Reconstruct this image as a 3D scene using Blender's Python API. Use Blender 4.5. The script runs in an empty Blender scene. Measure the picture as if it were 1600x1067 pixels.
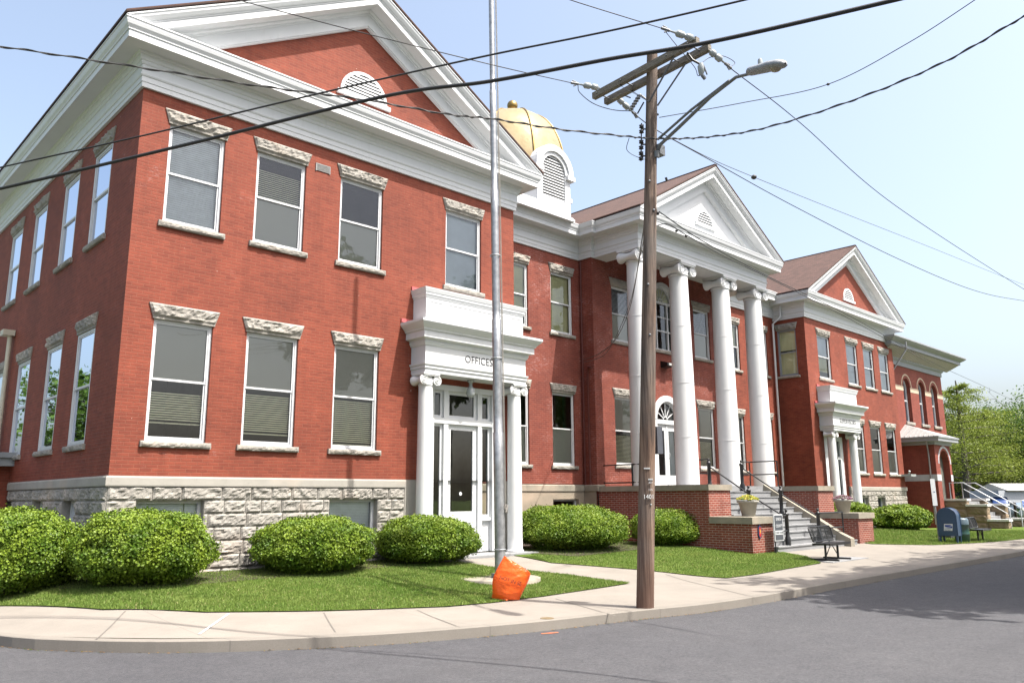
import bpy, bmesh, math, random
from mathutils import Vector, Matrix, noise
import numpy as np
R = math.radians
sc = bpy.context.scene
col = sc.collection

# ------------------------------------------------------------ camera
S = 1.12
CAM = np.array([-4.304592*S, -14*S, 1.5])
_yaw, _pt, _rl = R(43.77554579692301), R(11.153182232993846), R(-0.34708003906882817)
FPX = 1240.7516
_fw = np.array([math.sin(_yaw)*math.cos(_pt), math.cos(_yaw)*math.cos(_pt), math.sin(_pt)])
_r = np.array([math.cos(_yaw), -math.sin(_yaw), 0.0]); _u = np.cross(_r, _fw)
_r, _u = _r*math.cos(_rl)+_u*math.sin(_rl), -_r*math.sin(_rl)+_u*math.cos(_rl)
cam_d = bpy.data.cameras.new('camera'); cam = bpy.data.objects.new('camera', cam_d); col.objects.link(cam)
M3 = Matrix([[_r[i], _u[i], -_fw[i]] for i in range(3)]).to_4x4()
M3.translation = Vector(CAM)
cam.matrix_world = M3
cam_d.sensor_fit = 'HORIZONTAL'; cam_d.sensor_width = 36; cam_d.lens = 36*FPX/1600
cam_d.clip_start = 0.1; cam_d.clip_end = 3000
sc.camera = cam

# ------------------------------------------------------------ sky, sun, exposure
SUN_EL, SUN_AZ = 61.0, 19.0      # azimuth of the light's travel, from +Y towards -X
w = bpy.data.worlds.new('World'); sc.world = w; w.use_nodes = True
nt = w.node_tree
sky = nt.nodes.new('ShaderNodeTexSky'); sky.sky_type = 'NISHITA'; sky.sun_disc = False
sky.sun_elevation = R(SUN_EL); sky.sun_rotation = R(180 - SUN_AZ)
sky.altitude = 100; sky.air_density = 1.0; sky.dust_density = 6.0; sky.ozone_density = .7
bg = nt.nodes['Background']; bg.inputs[1].default_value = 0.15
hsv = nt.nodes.new('ShaderNodeHueSaturation'); hsv.inputs['Saturation'].default_value = .84; hsv.inputs['Value'].default_value = 1.02; hsv.inputs['Hue'].default_value = .495
nt.links.new(sky.outputs[0], hsv.inputs['Color']); nt.links.new(hsv.outputs[0], bg.inputs[0])
sd = bpy.data.lights.new('sun', 'SUN'); sd.energy = 4.4; sd.angle = R(0.53); sd.color = (1.0, 0.955, 0.89)
sun = bpy.data.objects.new('sun', sd); col.objects.link(sun)
_d = Vector((-math.sin(R(SUN_AZ))*math.cos(R(SUN_EL)), math.cos(R(SUN_AZ))*math.cos(R(SUN_EL)), -math.sin(R(SUN_EL))))
sun.rotation_euler = _d.to_track_quat('-Z', 'Y').to_euler()
sun.location = (0, -20, 40)
sc.view_settings.view_transform = 'Standard'; sc.view_settings.look = 'None'
sc.view_settings.exposure = 1.22; sc.view_settings.gamma = 1.0

# ------------------------------------------------------------ helpers: rays
def ray(a, b): return _fw + _r*(a-800)/FPX + _u*(533.5-b)/FPX
def at_z(a, b, z):
    d = ray(a, b); return CAM + d*((z-CAM[2])/d[2])
def at_y(a, b, y):
    d = ray(a, b); return CAM + d*((y-CAM[1])/d[1])
def at_x(a, b, x):
    d = ray(a, b); return CAM + d*((x-CAM[0])/d[0])
def at_d(a, b, t): return CAM + ray(a, b)*t
SW = -0.20                        # street pavement level
def smooth(t):
    t = min(1, max(0, t)); return t*t*(3-2*t)
def zg(x, y):
    d = math.hypot(max(0, -x)*2.5, max(0, -y))
    z = SW + 0.30*smooth(1-d/6.2)
    if x > 30: z = z*(1-smooth((x-30)/8)) + SW*smooth((x-30)/8)
    if x > 48: z -= 0.28*smooth((x-48)/20)
    return z
def G(a, b):                      # pixel -> point on the ground
    z = 0
    for _ in range(25):
        p = at_z(a, b, z); z = 0.5*z+0.5*zg(p[0], p[1])
    return np.array([p[0], p[1], zg(p[0], p[1])])

# ------------------------------------------------------------ helpers: objects
def tag(o, label=None, cat=None, group=None, kind=None):
    if label: o['label'] = label
    if cat: o['category'] = cat
    if group: o['group'] = group
    if kind: o['kind'] = kind
    return o
def thing(name, loc, label, cat, group=None, rz=0):
    o = bpy.data.objects.new(name, None); col.objects.link(o); o.location = loc; o.rotation_euler = (0, 0, rz)
    o.empty_display_size = 0.3
    return tag(o, label, cat, group)
def copy_tree(o, parent=None):
    c = o.copy(); col.objects.link(c); c.parent = parent
    for ch in list(o.children): copy_tree(ch, c)
    return c
class MB:
    def __init__(s): s.v = []; s.f = []; s.uv = []; s.m = []; s.sm = []; s.col = None
    def face(s, pts, m=0, uv=None, sm=False):
        n = len(s.v); s.v.extend([tuple(map(float, p)) for p in pts]); s.f.append(tuple(range(n, n+len(pts)))); s.m.append(m); s.sm.append(sm)
        if uv is None:
            a, b, c = (np.array(pts[0]), np.array(pts[1]), np.array(pts[2])); nn = np.abs(np.cross(b-a, c-a))
            if nn[2] > nn[0] and nn[2] > nn[1]: uv = [(p[0], p[1]) for p in pts]
            elif nn[0] > nn[1]: uv = [(p[1]+0.05, p[2]) for p in pts]
            else: uv = [(p[0], p[2]) for p in pts]
        s.uv.extend(uv)
    def box(s, x0, y0, z0, x1, y1, z1, m=0):
        a = [(x0,y0,z0),(x1,y0,z0),(x1,y1,z0),(x0,y1,z0),(x0,y0,z1),(x1,y0,z1),(x1,y1,z1),(x0,y1,z1)]
        s.hexa(a, m)
    def hexa(s, a, m=0):
        for q in ((0,3,2,1),(4,5,6,7),(0,1,5,4),(1,2,6,5),(2,3,7,6),(3,0,4,7)): s.face([a[i] for i in q], m)
    def grid(s, P, m=0, sm=True, uv=None, close_u=False):      # P[i][j] shared-vertex grid
        ni, nj = len(P), len(P[0]); n = len(s.v)
        for row in P: s.v.extend([tuple(map(float, p)) for p in row])
        for i in range(ni-1):
            for j in range(nj-(0 if close_u else 1)):
                k = (j+1) % nj
                q = (n+i*nj+j, n+i*nj+k, n+(i+1)*nj+k, n+(i+1)*nj+j)
                s.f.append(q); s.m.append(m); s.sm.append(sm)
                if uv: s.uv.extend([uv(i,j), uv(i,j+1), uv(i+1,j+1), uv(i+1,j)])
                else:
                    pts = [s.v[t] for t in q]
                    a, b, c = (np.array(pts[0]), np.array(pts[1]), np.array(pts[2])); nn = np.abs(np.cross(b-a, c-a))
                    if nn[2] > nn[0] and nn[2] > nn[1]: s.uv.extend([(p[0], p[1]) for p in pts])
                    elif nn[0] > nn[1]: s.uv.extend([(p[1], p[2]) for p in pts])
                    else: s.uv.extend([(p[0], p[2]) for p in pts])
    def lathe(s, cx, cy, prof, seg=24, m=0, sm=True, cap=True):
        P = [[(cx+r*math.cos(2*math.pi*k/seg), cy+r*math.sin(2*math.pi*k/seg), z) for k in range(seg)] for r, z in prof]
        s.grid(P, m, sm, close_u=True)
        if cap:
            s.face(P[-1], m); s.face(P[0][::-1], m)
    def tube(s, pts, r, seg=8, m=0, sm=True, cap=True):
        pts = [Vector(p) for p in pts]; n = len(pts)
        rr = r if isinstance(r, (list, tuple)) else [r]*n
        P = []; prev = None
        for i, p in enumerate(pts):
            t = (pts[min(i+1, n-1)]-pts[max(i-1, 0)]).normalized()
            if prev is None:
                a = Vector((0,0,1)) if abs(t.z) < .9 else Vector((1,0,0)); x = t.cross(a).normalized()
            else: x = (prev - t*prev.dot(t)).normalized()
            prev = x; y = t.cross(x)
            P.append([tuple(p+(x*math.cos(2*math.pi*k/seg)+y*math.sin(2*math.pi*k/seg))*rr[i]) for k in range(seg)])
        s.grid(P, m, sm, close_u=True, uv=lambda i, j: (j/seg, i))
        if cap: s.face(P[-1], m); s.face(P[0][::-1], m)
    def bar(s, p, q, w, h, m=0):      # square bar p->q
        p, q = Vector(p), Vector(q); t = (q-p).normalized()
        a = Vector((0,0,1)) if abs(t.z) < .95 else Vector((0,1,0))
        x = t.cross(a).normalized()*(w/2); y = x.cross(t).normalized()*(h/2)
        s.hexa([p-x-y, p+x-y, p+x+y, p-x+y, q-x-y, q+x-y, q+x+y, q-x+y], m)
    def ball(s, c, r, seg=12, rings=8, m=0, sz=1.0):
        P = [[(c[0]+r*math.sin(math.pi*i/rings)*math.cos(2*math.pi*k/seg), c[1]+r*math.sin(math.pi*i/rings)*math.sin(2*math.pi*k/seg), c[2]+r*sz*math.cos(math.pi*i/rings)) for k in range(seg)] for i in range(rings+1)]
        s.grid(P, m, True, close_u=True)
    def build(s, name, mats, parent=None, origin=None, bevel=0):
        me = bpy.data.meshes.new(name); me.from_pydata(s.v, [], s.f)
        if not isinstance(mats, (list, tuple)): mats = [mats]
        for m in mats: me.materials.append(m)
        if len(mats) > 1: me.polygons.foreach_set('material_index', s.m)
        me.polygons.foreach_set('use_smooth', s.sm)
        uvl = me.uv_layers.new(name='UVMap'); uvl.data.foreach_set('uv', np.array(s.uv, dtype=np.float32).ravel())
        if s.col is not None:
            at = me.color_attributes.new('tint', 'FLOAT_COLOR', 'CORNER')
            at.data.foreach_set('color', np.array(s.col, dtype=np.float32).ravel())
        if origin is not None: me.transform(Matrix.Translation(-Vector(origin)))
        me.update()
        o = bpy.data.objects.new(name, me); col.objects.link(o)
        if origin is not None: o.location = origin
        if parent is not None:
            o.parent = parent
            if parent.type == 'EMPTY' or parent.parent is not None or True:
                o.matrix_parent_inverse = parent_world(parent).inverted()
        if bevel:
            b = o.modifiers.new('bevel', 'BEVEL'); b.width = bevel; b.segments = 2; b.limit_method = 'ANGLE'
        return o
def parent_world(o):
    m = Matrix.LocRotScale(o.location, o.rotation_euler.to_quaternion(), o.scale)
    if o.parent is not None: m = parent_world(o.parent) @ o.matrix_parent_inverse @ m
    return m

# ------------------------------------------------------------ helpers: materials
MATS = {}
ALB = 0.74          # the photograph is exposed a stop over: base colours sit low to match
def al(c): return tuple(x*ALB for x in c)
def nodemat(name):
    m = bpy.data.materials.new(name); m.use_nodes = True
    t = m.node_tree; b = t.nodes['Principled BSDF']; MATS[name] = m
    return m, t, b
def N(t, typ, **k):
    n = t.nodes.new(typ)
    for a, v in k.items():
        if a.startswith('i_'):
            key = a[2:]; key = int(key) if key.isdigit() else key.replace('_', ' ')
            n.inputs[key].default_value = v
        else: setattr(n, a, v)
    return n
def ramp(t, fac, stops):
    r = t.nodes.new('ShaderNodeValToRGB'); e = r.color_ramp.elements
    while len(e) < len(stops): e.new(.5)
    for i, (p, c) in enumerate(stops):
        e[i].position = p; e[i].color = (*c, 1) if len(c) == 3 else c
    t.links.new(fac, r.inputs[0]); return r.outputs[0]
def mix(t, fac, a, b, mode='MIX'):
    n = t.nodes.new('ShaderNodeMix'); n.data_type = 'RGBA'; n.blend_type = mode
    for s_, v in ((n.inputs[0], fac), (n.inputs[6], a), (n.inputs[7], b)):
        if isinstance(v, (int, float)): s_.default_value = v
        elif isinstance(v, tuple): s_.default_value = (*v, 1)
        else: t.links.new(v, s_)
    return n.outputs[2]
def tc(t, kind='Object'):
    return N(t, 'ShaderNodeTexCoord').outputs[kind]
def noise_n(t, vec, scale, detail=4, rough=.55):
    n = N(t, 'ShaderNodeTexNoise'); n.inputs['Scale'].default_value = scale; n.inputs['Detail'].default_value = detail; n.inputs['Roughness'].default_value = rough
    if vec is not None: t.links.new(vec, n.inputs['Vector'])
    return n.outputs[0]
def bump(t, b, h, strength=.3, dist=.02, nrm=None):
    n = N(t, 'ShaderNodeBump'); n.inputs['Strength'].default_value = strength; n.inputs['Distance'].default_value = dist
    t.links.new(h, n.inputs['Height']); t.links.new(n.outputs[0], b.inputs['Normal'])
    return n
def simple(name, c, rough=.6, metal=0, var=.12, scale=6, bmp=0, spec=.5):
    m, t, b = nodemat(name); c = al(c)
    v = tc(t)
    n1 = noise_n(t, v, scale)
    c2 = tuple(x*(1-var) for x in c); c1 = tuple(min(1, x*(1+var*.6)) for x in c)
    t.links.new(ramp(t, n1, [(.3, c2), (.7, c1)]), b.inputs['Base Color'])
    b.inputs['Roughness'].default_value = rough; b.inputs['Metallic'].default_value = metal
    b.inputs['Specular IOR Level'].default_value = spec
    if bmp: bump(t, b, noise_n(t, v, scale*8), bmp, .01)
    return m
def mapping(t, vec, sc_=(1,1,1), loc=(0,0,0)):
    n = N(t, 'ShaderNodeMapping'); n.inputs['Scale'].default_value = sc_; n.inputs['Location'].default_value = loc
    t.links.new(vec, n.inputs[0]); return n.outputs[0]

def brick_mat(name, c1, c2, mortar, wear, wearcol=(.5,.32,.3), rowh=.0677, msize=.006, edge=.5):
    m, t, b = nodemat(name); c1, c2, mortar, wearcol = al(c1), al(c2), al(mortar), al(wearcol)
    uv = tc(t, 'UV'); ob = tc(t)
    br = N(t, 'ShaderNodeTexBrick'); br.offset = .5
    br.inputs['Color1'].default_value = (*c1, 1); br.inputs['Color2'].default_value = (*c2, 1); br.inputs['Mortar'].default_value = (*mortar, 1)
    br.inputs['Scale'].default_value = 1; br.inputs['Mortar Size'].default_value = msize; br.inputs['Mortar Smooth'].default_value = .3
    br.inputs['Bias'].default_value = -.35; br.inputs['Brick Width'].default_value = .215; br.inputs['Row Height'].default_value = rowh
    t.links.new(uv, br.inputs['Vector'])
    big = noise_n(t, ob, .55, 5, .6)
    c = mix(t, .9, br.outputs['Color'], ramp(t, big, [(.25, (.70,.71,.75)), (.5, (1,1,1)), (.75, (1.22,1.22,1.22))]), 'MULTIPLY')
    mid = noise_n(t, mapping(t, ob, (1, 1, 2.2)), 3.4, 5, .68)
    c = mix(t, .85, c, ramp(t, mid, [(.28, (.78,.76,.78)), (.5, (1,1,1)), (.74, (1.20,1.18,1.16))]), 'MULTIPLY')
    # short darker streaks running down the wall
    st = noise_n(t, mapping(t, ob, (2.2, 2.2, .18)), 1.6, 6, .65)
    c = mix(t, ramp(t, st, [(.52, (0,0,0)), (.8, (.55,.55,.55))]), c, tuple(x*.55 for x in c1))
    # salt bloom / flaking in patches
    pn = noise_n(t, ob, 1.1, 5, .62)
    fn = noise_n(t, mapping(t, ob, (1, 1, 5.0)), 9, 4, .7)
    mm = N(t, 'ShaderNodeMath', operation='MULTIPLY')
    t.links.new(ramp(t, pn, [(wear, (0,0,0)), (wear+.16, (1,1,1))]), mm.inputs[0])
    t.links.new(ramp(t, fn, [(.52, (0,0,0)), (.66, (1,1,1))]), mm.inputs[1])
    m2 = N(t, 'ShaderNodeMath', operation='MULTIPLY'); m2.inputs[1].default_value = .75; t.links.new(mm.outputs[0], m2.inputs[0])
    c = mix(t, m2.outputs[0], c, wearcol)
    # stray pale specks
    sp = noise_n(t, mapping(t, ob, (1, 1, .6)), 14, 2, .5)
    c = mix(t, ramp(t, sp, [(.76, (0,0,0)), (.79, (.6,.6,.6))]), c, (.55,.42,.38))
    t.links.new(c, b.inputs['Base Color']); b.inputs['Roughness'].default_value = .78; b.inputs['Specular IOR Level'].default_value = .3
    inv = N(t, 'ShaderNodeMath', operation='SUBTRACT'); inv.inputs[0].default_value = 1; t.links.new(br.outputs['Fac'], inv.inputs[1])
    ad = N(t, 'ShaderNodeMath', operation='MULTIPLY_ADD'); ad.inputs[1].default_value = .35
    t.links.new(noise_n(t, ob, 45, 3), ad.inputs[0]); t.links.new(inv.outputs[0], ad.inputs[2])
    bump(t, b, ad.outputs[0], edge, .006)
    return m
BRICK = brick_mat('painted_red_brick', (.250,.057,.031), (.180,.040,.023), (.240,.078,.047), .60, msize=.0075)
BRICKW = brick_mat('worn_red_brick', (.238,.056,.034), (.170,.040,.026), (.262,.098,.076), .47, msize=.008)
BRICKP = brick_mat('pier_brick', (.27,.060,.038), (.19,.042,.030), (.42,.30,.25), .56, msize=.010)
BRICKA = brick_mat('annex_brick', (.262,.062,.040), (.205,.048,.032), (.262,.082,.060), .72, msize=.008)

def stone_mat(name, c, dirt=.35, sc_=2.0, b_=.6):
    m, t, b = nodemat(name); c = al(c)
    v = tc(t); n1 = noise_n(t, v, sc_, 6, .65); n2 = noise_n(t, v, sc_*9, 5, .7)
    cc = ramp(t, n1, [(.28, tuple(x*(1-dirt) for x in c)), (.5, c), (.75, tuple(min(1, x*1.12) for x in c))])
    cc = mix(t, ramp(t, n2, [(.60, (0,0,0)), (.78, (.5,.5,.5))]), cc, tuple(x*.45 for x in c))
    pn = noise_n(t, v, .9, 2)
    cc = mix(t, ramp(t, pn, [(.55, (0,0,0)), (.75, (.35,.35,.35))]), cc, (.50,.38,.29))
    t.links.new(cc, b.inputs['Base Color']); b.inputs['Roughness'].default_value = .9; b.inputs['Specular IOR Level'].default_value = .2
    bump(t, b, n2, b_, .02)
    return m
STONE = stone_mat('rock_faced_limestone', (.345,.325,.29), .38, 2.6)
STONEB = stone_mat('brown_sandstone_blocks', (.26,.20,.135), .3, 3, .8)
BELT = stone_mat('smooth_limestone', (.385,.365,.325), .12, 1.5, .12)
TANC = stone_mat('tan_rendered_base', (.33,.28,.215), .14, 1.2, .15)
COPE = stone_mat('coping_concrete', (.31,.285,.23), .25, 3, .2)

def paint_mat(name, c, dirt=(.45,.43,.36), amt=.25, rough=.55, flake=False):
    m, t, b = nodemat(name); c = al(c); dirt = al(dirt)
    v = tc(t)
    n1 = noise_n(t, v, 1.3, 5, .6); n2 = noise_n(t, mapping(t, v, (3, 3, .5)), 3, 6, .65)
    cc = ramp(t, n1, [(.3, tuple(x*.94 for x in c)), (.7, c)])
    cc = mix(t, ramp(t, n2, [(.56, (0,0,0)), (.85, (amt,)*3)]), cc, dirt)
    if flake:
        n3 = noise_n(t, v, 7, 6, .72)
        cc = mix(t, ramp(t, n3, [(.69, (0,0,0)), (.705, (.75,.75,.75))]), cc, (.30,.29,.27))
    t.links.new(cc, b.inputs['Base Color']); b.inputs['Roughness'].default_value = rough
    bump(t, b, noise_n(t, v, 30, 3), .08, .005)
    return m
WHITE = paint_mat('white_paint', (.735,.755,.765), dirt=(.42,.42,.38), amt=.32)
WHITEF = paint_mat('flaking_white_paint', (.78,.79,.79), flake=True)
SOFFIT = paint_mat('cream_white_paint', (.74,.72,.66), amt=.35)
TRIM = paint_mat('aluminium_white', (.68,.69,.70), amt=.12, rough=.35)
ANT = paint_mat('grey_white_trim', (.33,.35,.37))
m_, t_, b_ = nodemat('gold_leaf')
GOLD = m_
v_ = tc(t_); 
t_.links.new(ramp(t_, noise_n(t_, v_, 1.6, 5), [(.25, (.25,.185,.085)), (.5, (.30,.235,.125)), (.8, (.33,.275,.175))]), b_.inputs['Base Color'])
b_.inputs['Metallic'].default_value = .30; b_.inputs['Roughness'].default_value = .40
bump(t_, b_, noise_n(t_, v_, 2.2, 3), .25, .05)
GOLDD = simple('tarnished_gold', (.36,.25,.09), .4, .8)
BLACK = simple('black_metal', (.012,.012,.013), .4, .0, .2)
DARK = simple('painted_shade_black', (.010,.010,.010), .95)  # near-black colour standing in for shade behind the vent and louvre slats
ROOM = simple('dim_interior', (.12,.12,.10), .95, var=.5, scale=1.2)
GALV = simple('galvanised_steel', (.42,.43,.44), .38, .6, .28, 9)
STEEL = simple('light_grey_steel', (.46,.48,.50), .4, .35, .15)
GREYM = simple('grey_fitting', (.20,.21,.22), .5, .4)
WIREM = simple('wire_sheath', (.014,.014,.014), .55)
WIREG = simple('weathered_wire', (.05,.048,.045), .6)
PORC = simple('porcelain_insulator', (.36,.39,.39), .25, 0, .1)
CREAM = simple('cream_blind', (1.15,1.10,.80), .7, 0, .1)
GREYB = simple('grey_blind', (.98,1.0,1.05), .7, 0, .1)
YSHADE = simple('yellow_shade', (.72,.68,.40), .8, 0, .15, 2)
GSHADE = simple('pale_grey_shade', (.72,.77,.84), .8, 0, .1, 2)
RED_F = simple('red_flashing', (.50,.10,.10), .6)
m_, t_, b_ = nodemat('insect_screen'); SCREEN = m_
b_.inputs['Base Color'].default_value = (.52,.50,.455, 1); b_.inputs['Roughness'].default_value = .8
_o = t_.nodes['Material Output']; _tr = N(t_, 'ShaderNodeBsdfTransparent'); _mx = N(t_, 'ShaderNodeMixShader'); _mx.inputs[0].default_value = .78
t_.links.new(_tr.outputs[0], _mx.inputs[1]); t_.links.new(b_.outputs[0], _mx.inputs[2]); t_.links.new(_mx.outputs[0], _o.inputs[0])
def glass_mat(name, tint, extra, mult=1.1, refl=(.95,.97,1,1)):
    m, t, b = nodemat(name); out = t.nodes['Material Output']
    tr = N(t, 'ShaderNodeBsdfTransparent'); tr.inputs[0].default_value = (*tint, 1)
    gl = N(t, 'ShaderNodeBsdfGlossy'); gl.inputs['Roughness'].default_value = .015; gl.inputs[0].default_value = refl
    v = tc(t); bn = N(t, 'ShaderNodeBump'); bn.inputs['Strength'].default_value = .05; bn.inputs['Distance'].default_value = .02
    t.links.new(noise_n(t, v, 1.4, 2), bn.inputs['Height']); t.links.new(bn.outputs[0], gl.inputs['Normal'])
    fr = N(t, 'ShaderNodeFresnel'); fr.inputs[0].default_value = 1.55
    ad = N(t, 'ShaderNodeMath', operation='MULTIPLY_ADD'); ad.inputs[1].default_value = mult; ad.inputs[2].default_value = extra; ad.use_clamp = True
    t.links.new(fr.outputs[0], ad.inputs[0])
    mx = N(t, 'ShaderNodeMixShader'); t.links.new(ad.outputs[0], mx.inputs[0]); t.links.new(tr.outputs[0], mx.inputs[1]); t.links.new(gl.outputs[0], mx.inputs[2])
    t.links.new(mx.outputs[0], out.inputs[0]); return m
GLASS = glass_mat('window_glass', (.92,.95,.93), .0)
GLASSM = glass_mat('side_window_glass', (.5,.52,.52), .28, 1.0, (.66,.72,.82,1))
GLASSD = glass_mat('door_glass', (.62,.64,.60), .02)

# wood pole
m_, t_, b_ = nodemat('weathered_pole_wood'); WOOD = m_
v_ = tc(t_); g1 = noise_n(t_, mapping(t_, v_, (7, 7, .22)), 2.4, 8, .75); g2 = noise_n(t_, v_, .6, 4)
c_ = ramp(t_, g1, [(.34, (.018,.011,.008)), (.46, (.085,.050,.033)), (.56, (.165,.105,.070)), (.72, (.26,.190,.140))])
c_ = mix(t_, ramp(t_, g2, [(.40, (0,0,0)), (.62, (.75,.75,.75))]), c_, ramp(t_, g1, [(.38, (.035,.030,.026)), (.6, (.135,.120,.106))]))
sx = N(t_, 'ShaderNodeSeparateXYZ'); t_.links.new(v_, sx.inputs[0])
c_ = mix(t_, ramp(t_, sx.outputs[2], [(0.0, (.7,.7,.7)), (1.0, (0,0,0))]), c_, (.085,.036,.020))
t_.links.new(c_, b_.inputs['Base Color']); b_.inputs['Roughness'].default_value = .85; bump(t_, b_, g1, .7, .02)
m_, t_, b_ = nodemat('grey_crossarm_wood'); WOODG = m_
v_ = tc(t_); g1 = noise_n(t_, mapping(t_, v_, (3, 3, 30)), 2.0, 7, .7)
t_.links.new(ramp(t_, g1, [(.3, (.07,.06,.045)), (.55, (.17,.15,.12)), (.8, (.33,.30,.26))]), b_.inputs['Base Color']); b_.inputs['Roughness'].default_value = .9
bump(t_, b_, g1, .6, .02)
# shingles
def shingle(name, c):
    m, t, b = nodemat(name); uv = tc(t, 'UV'); ob = tc(t); c = al(c)
    br = N(t, 'ShaderNodeTexBrick'); br.inputs['Color1'].default_value = (*c, 1); br.inputs['Color2'].default_value = (*[x*.62 for x in c], 1)
    br.inputs['Mortar'].default_value = (*[x*.3 for x in c], 1); br.inputs['Scale'].default_value = 1; br.inputs['Mortar Size'].default_value = .010
    br.inputs['Brick Width'].default_value = .33; br.inputs['Row Height'].default_value = .145; br.inputs['Bias'].default_value = 0
    t.links.new(uv, br.inputs[0])
    c = mix(t, .8, br.outputs[0], ramp(t, noise_n(t, ob, 5, 5, .7), [(.3, (.6,.6,.6)), (.7, (1.25,1.2,1.2))]), 'MULTIPLY')
    t.links.new(c, b.inputs['Base Color']); b.inputs['Roughness'].default_value = .95; bump(t, b, noise_n(t, ob, 40, 3), .5, .01)
    return m
SHING = shingle('brown_shingles', (.125,.066,.050))
# ground
def ground_mats():
    global ASPH, CONC, KERB, LAWN, SOIL, STEP
    m, t, b = nodemat('asphalt'); v = tc(t)
    n1 = noise_n(t, v, 95, 4, .8); n2 = noise_n(t, v, .22, 5, .6)
    c = ramp(t, n1, [(.30, (.042,.0425,.046)), (.5, (.072,.0725,.077)), (.72, (.112,.112,.118))])
    c = mix(t, 1.0, c, ramp(t, n2, [(.3, (.84,.84,.86)), (.7, (1.08,1.07,1.06))]), 'MULTIPLY')
    n3 = noise_n(t, v, 28, 3, .7); c = mix(t, 1.0, c, ramp(t, n3, [(.32, (.76,.76,.76)), (.68, (1.22,1.22,1.22))]), 'MULTIPLY')
    n4 = noise_n(t, v, 3.2, 6, .7); c = mix(t, 1.0, c, ramp(t, n4, [(.3, (.88,.88,.88)), (.7, (1.10,1.09,1.08))]), 'MULTIPLY')
    tr = noise_n(t, mapping(t, v, (.08, 1.3, 1)), 1.2, 3, .5)
    c = mix(t, ramp(t, tr, [(.5, (0,0,0)), (.75, (.22,.22,.22))]), c, (.050,.049,.051))
    vo = N(t, 'ShaderNodeTexVoronoi', feature='DISTANCE_TO_EDGE'); vo.inputs['Scale'].default_value = .16
    wv = N(t, 'ShaderNodeVectorMath', operation='MULTIPLY_ADD'); wv.inputs[1].default_value = (.8,.8,.8)
    nn = N(t, 'ShaderNodeTexNoise'); nn.inputs['Scale'].default_value = 1.1; nn.inputs['Detail'].default_value = 5; t.links.new(v, nn.inputs[0])
    t.links.new(nn.outputs[1], wv.inputs[0]); t.links.new(v, wv.inputs[2]); t.links.new(wv.outputs[0], vo.inputs[0])
    c = mix(t, ramp(t, vo.outputs[0], [(.0, (.18,.18,.18)), (.0025, (0,0,0))]), c, (.06,.06,.062))
    t.links.new(c, b.inputs['Base Color']); b.inputs['Roughness'].default_value = .88; b.inputs['Specular IOR Level'].default_value = .25; bump(t, b, n1, .9, .012)
    ASPH = m
    def conc(name, c0, joint):
        m, t, b = nodemat(name); v = tc(t); c0 = al(c0)
        n1 = noise_n(t, v, 1.1, 6, .65); n2 = noise_n(t, v, 60, 4, .7)
        c = ramp(t, n1, [(.3, tuple(x*.86 for x in c0)), (.7, tuple(x*1.06 for x in c0))])
        c = mix(t, .35, c, ramp(t, n2, [(.3, (.7,.7,.7)), (.7, (1.2,1.2,1.2))]), 'MULTIPLY')
        st = noise_n(t, v, 2.3, 6, .75)
        c = mix(t, ramp(t, st, [(.62, (0,0,0)), (.8, (.35,.35,.35))]), c, tuple(x*.5 for x in c0))
        if joint:
            sp = N(t, 'ShaderNodeSeparateXYZ'); t.links.new(v, sp.inputs[0])
            for ax, per, off, wd in joint:
                a = N(t, 'ShaderNodeMath', operation='ADD'); a.inputs[1].default_value = off; t.links.new(sp.outputs[ax], a.inputs[0])
                p = N(t, 'ShaderNodeMath', operation='PINGPONG'); p.inputs[1].default_value = per/2; t.links.new(a.outputs[0], p.inputs[0])
                l = N(t, 'ShaderNodeMath', operation='LESS_THAN'); l.inputs[1].default_value = wd; t.links.new(p.outputs[0], l.inputs[0])
                m5 = N(t, 'ShaderNodeMath', operation='MULTIPLY'); m5.inputs[1].default_value = .55; t.links.new(l.outputs[0], m5.inputs[0])
                c = mix(t, m5.outputs[0], c, (.12,.11,.10))
        t.links.new(c, b.inputs['Base Color']); b.inputs['Roughness'].default_value = .9; b.inputs['Specular IOR Level'].default_value = .25
        bump(t, b, n2, .25, .004)
        return m
    CONC = conc('pavement_concrete', (.285,.258,.222), [(0, 3.04, .35, .006)])
    KERB = conc('kerb_concrete', (.255,.232,.200), [(0, 3.0, .2, .008)])
    STEP = conc('grey_step_concrete', (.30,.305,.31), None)
    m, t, b = nodemat('lawn_turf'); v = tc(t)
    n1 = noise_n(t, v, .8, 5, .6); n2 = noise_n(t, v, 30, 4, .8)
    c = ramp(t, n1, [(.3, (.066,.108,.019)), (.55, (.092,.136,.026)), (.75, (.130,.152,.040))])
    c = mix(t, .7, c, ramp(t, n2, [(.3, (.5,.55,.45)), (.7, (1.3,1.25,1.2))]), 'MULTIPLY')
    t.links.new(c, b.inputs['Base Color']); b.inputs['Roughness'].default_value = .95; b.inputs['Specular IOR Level'].default_value = .1; bump(t, b, n2, .9, .03)
    LAWN = m
    SOIL = simple('dark_mulch', (.055,.038,.026), .95, 0, .4, 12, .8)
ground_mats()
def leaf_mat(name, trans=.35, rough=.5):
    m, t, b = nodemat(name); out = t.nodes['Material Output']
    at = N(t, 'ShaderNodeAttribute'); at.attribute_name = 'tint'
    t.links.new(at.outputs[0], b.inputs['Base Color']); b.inputs['Roughness'].default_value = rough; b.inputs['Specular IOR Level'].default_value = .25
    tl = N(t, 'ShaderNodeBsdfTranslucent'); t.links.new(at.outputs[0], tl.inputs[0])
    mx = N(t, 'ShaderNodeMixShader'); mx.inputs[0].default_value = trans
    t.links.new(b.outputs[0], mx.inputs[1]); t.links.new(tl.outputs[0], mx.inputs[2]); t.links.new(mx.outputs[0], out.inputs[0])
    return m
LEAF = leaf_mat('foliage', .35)
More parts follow.
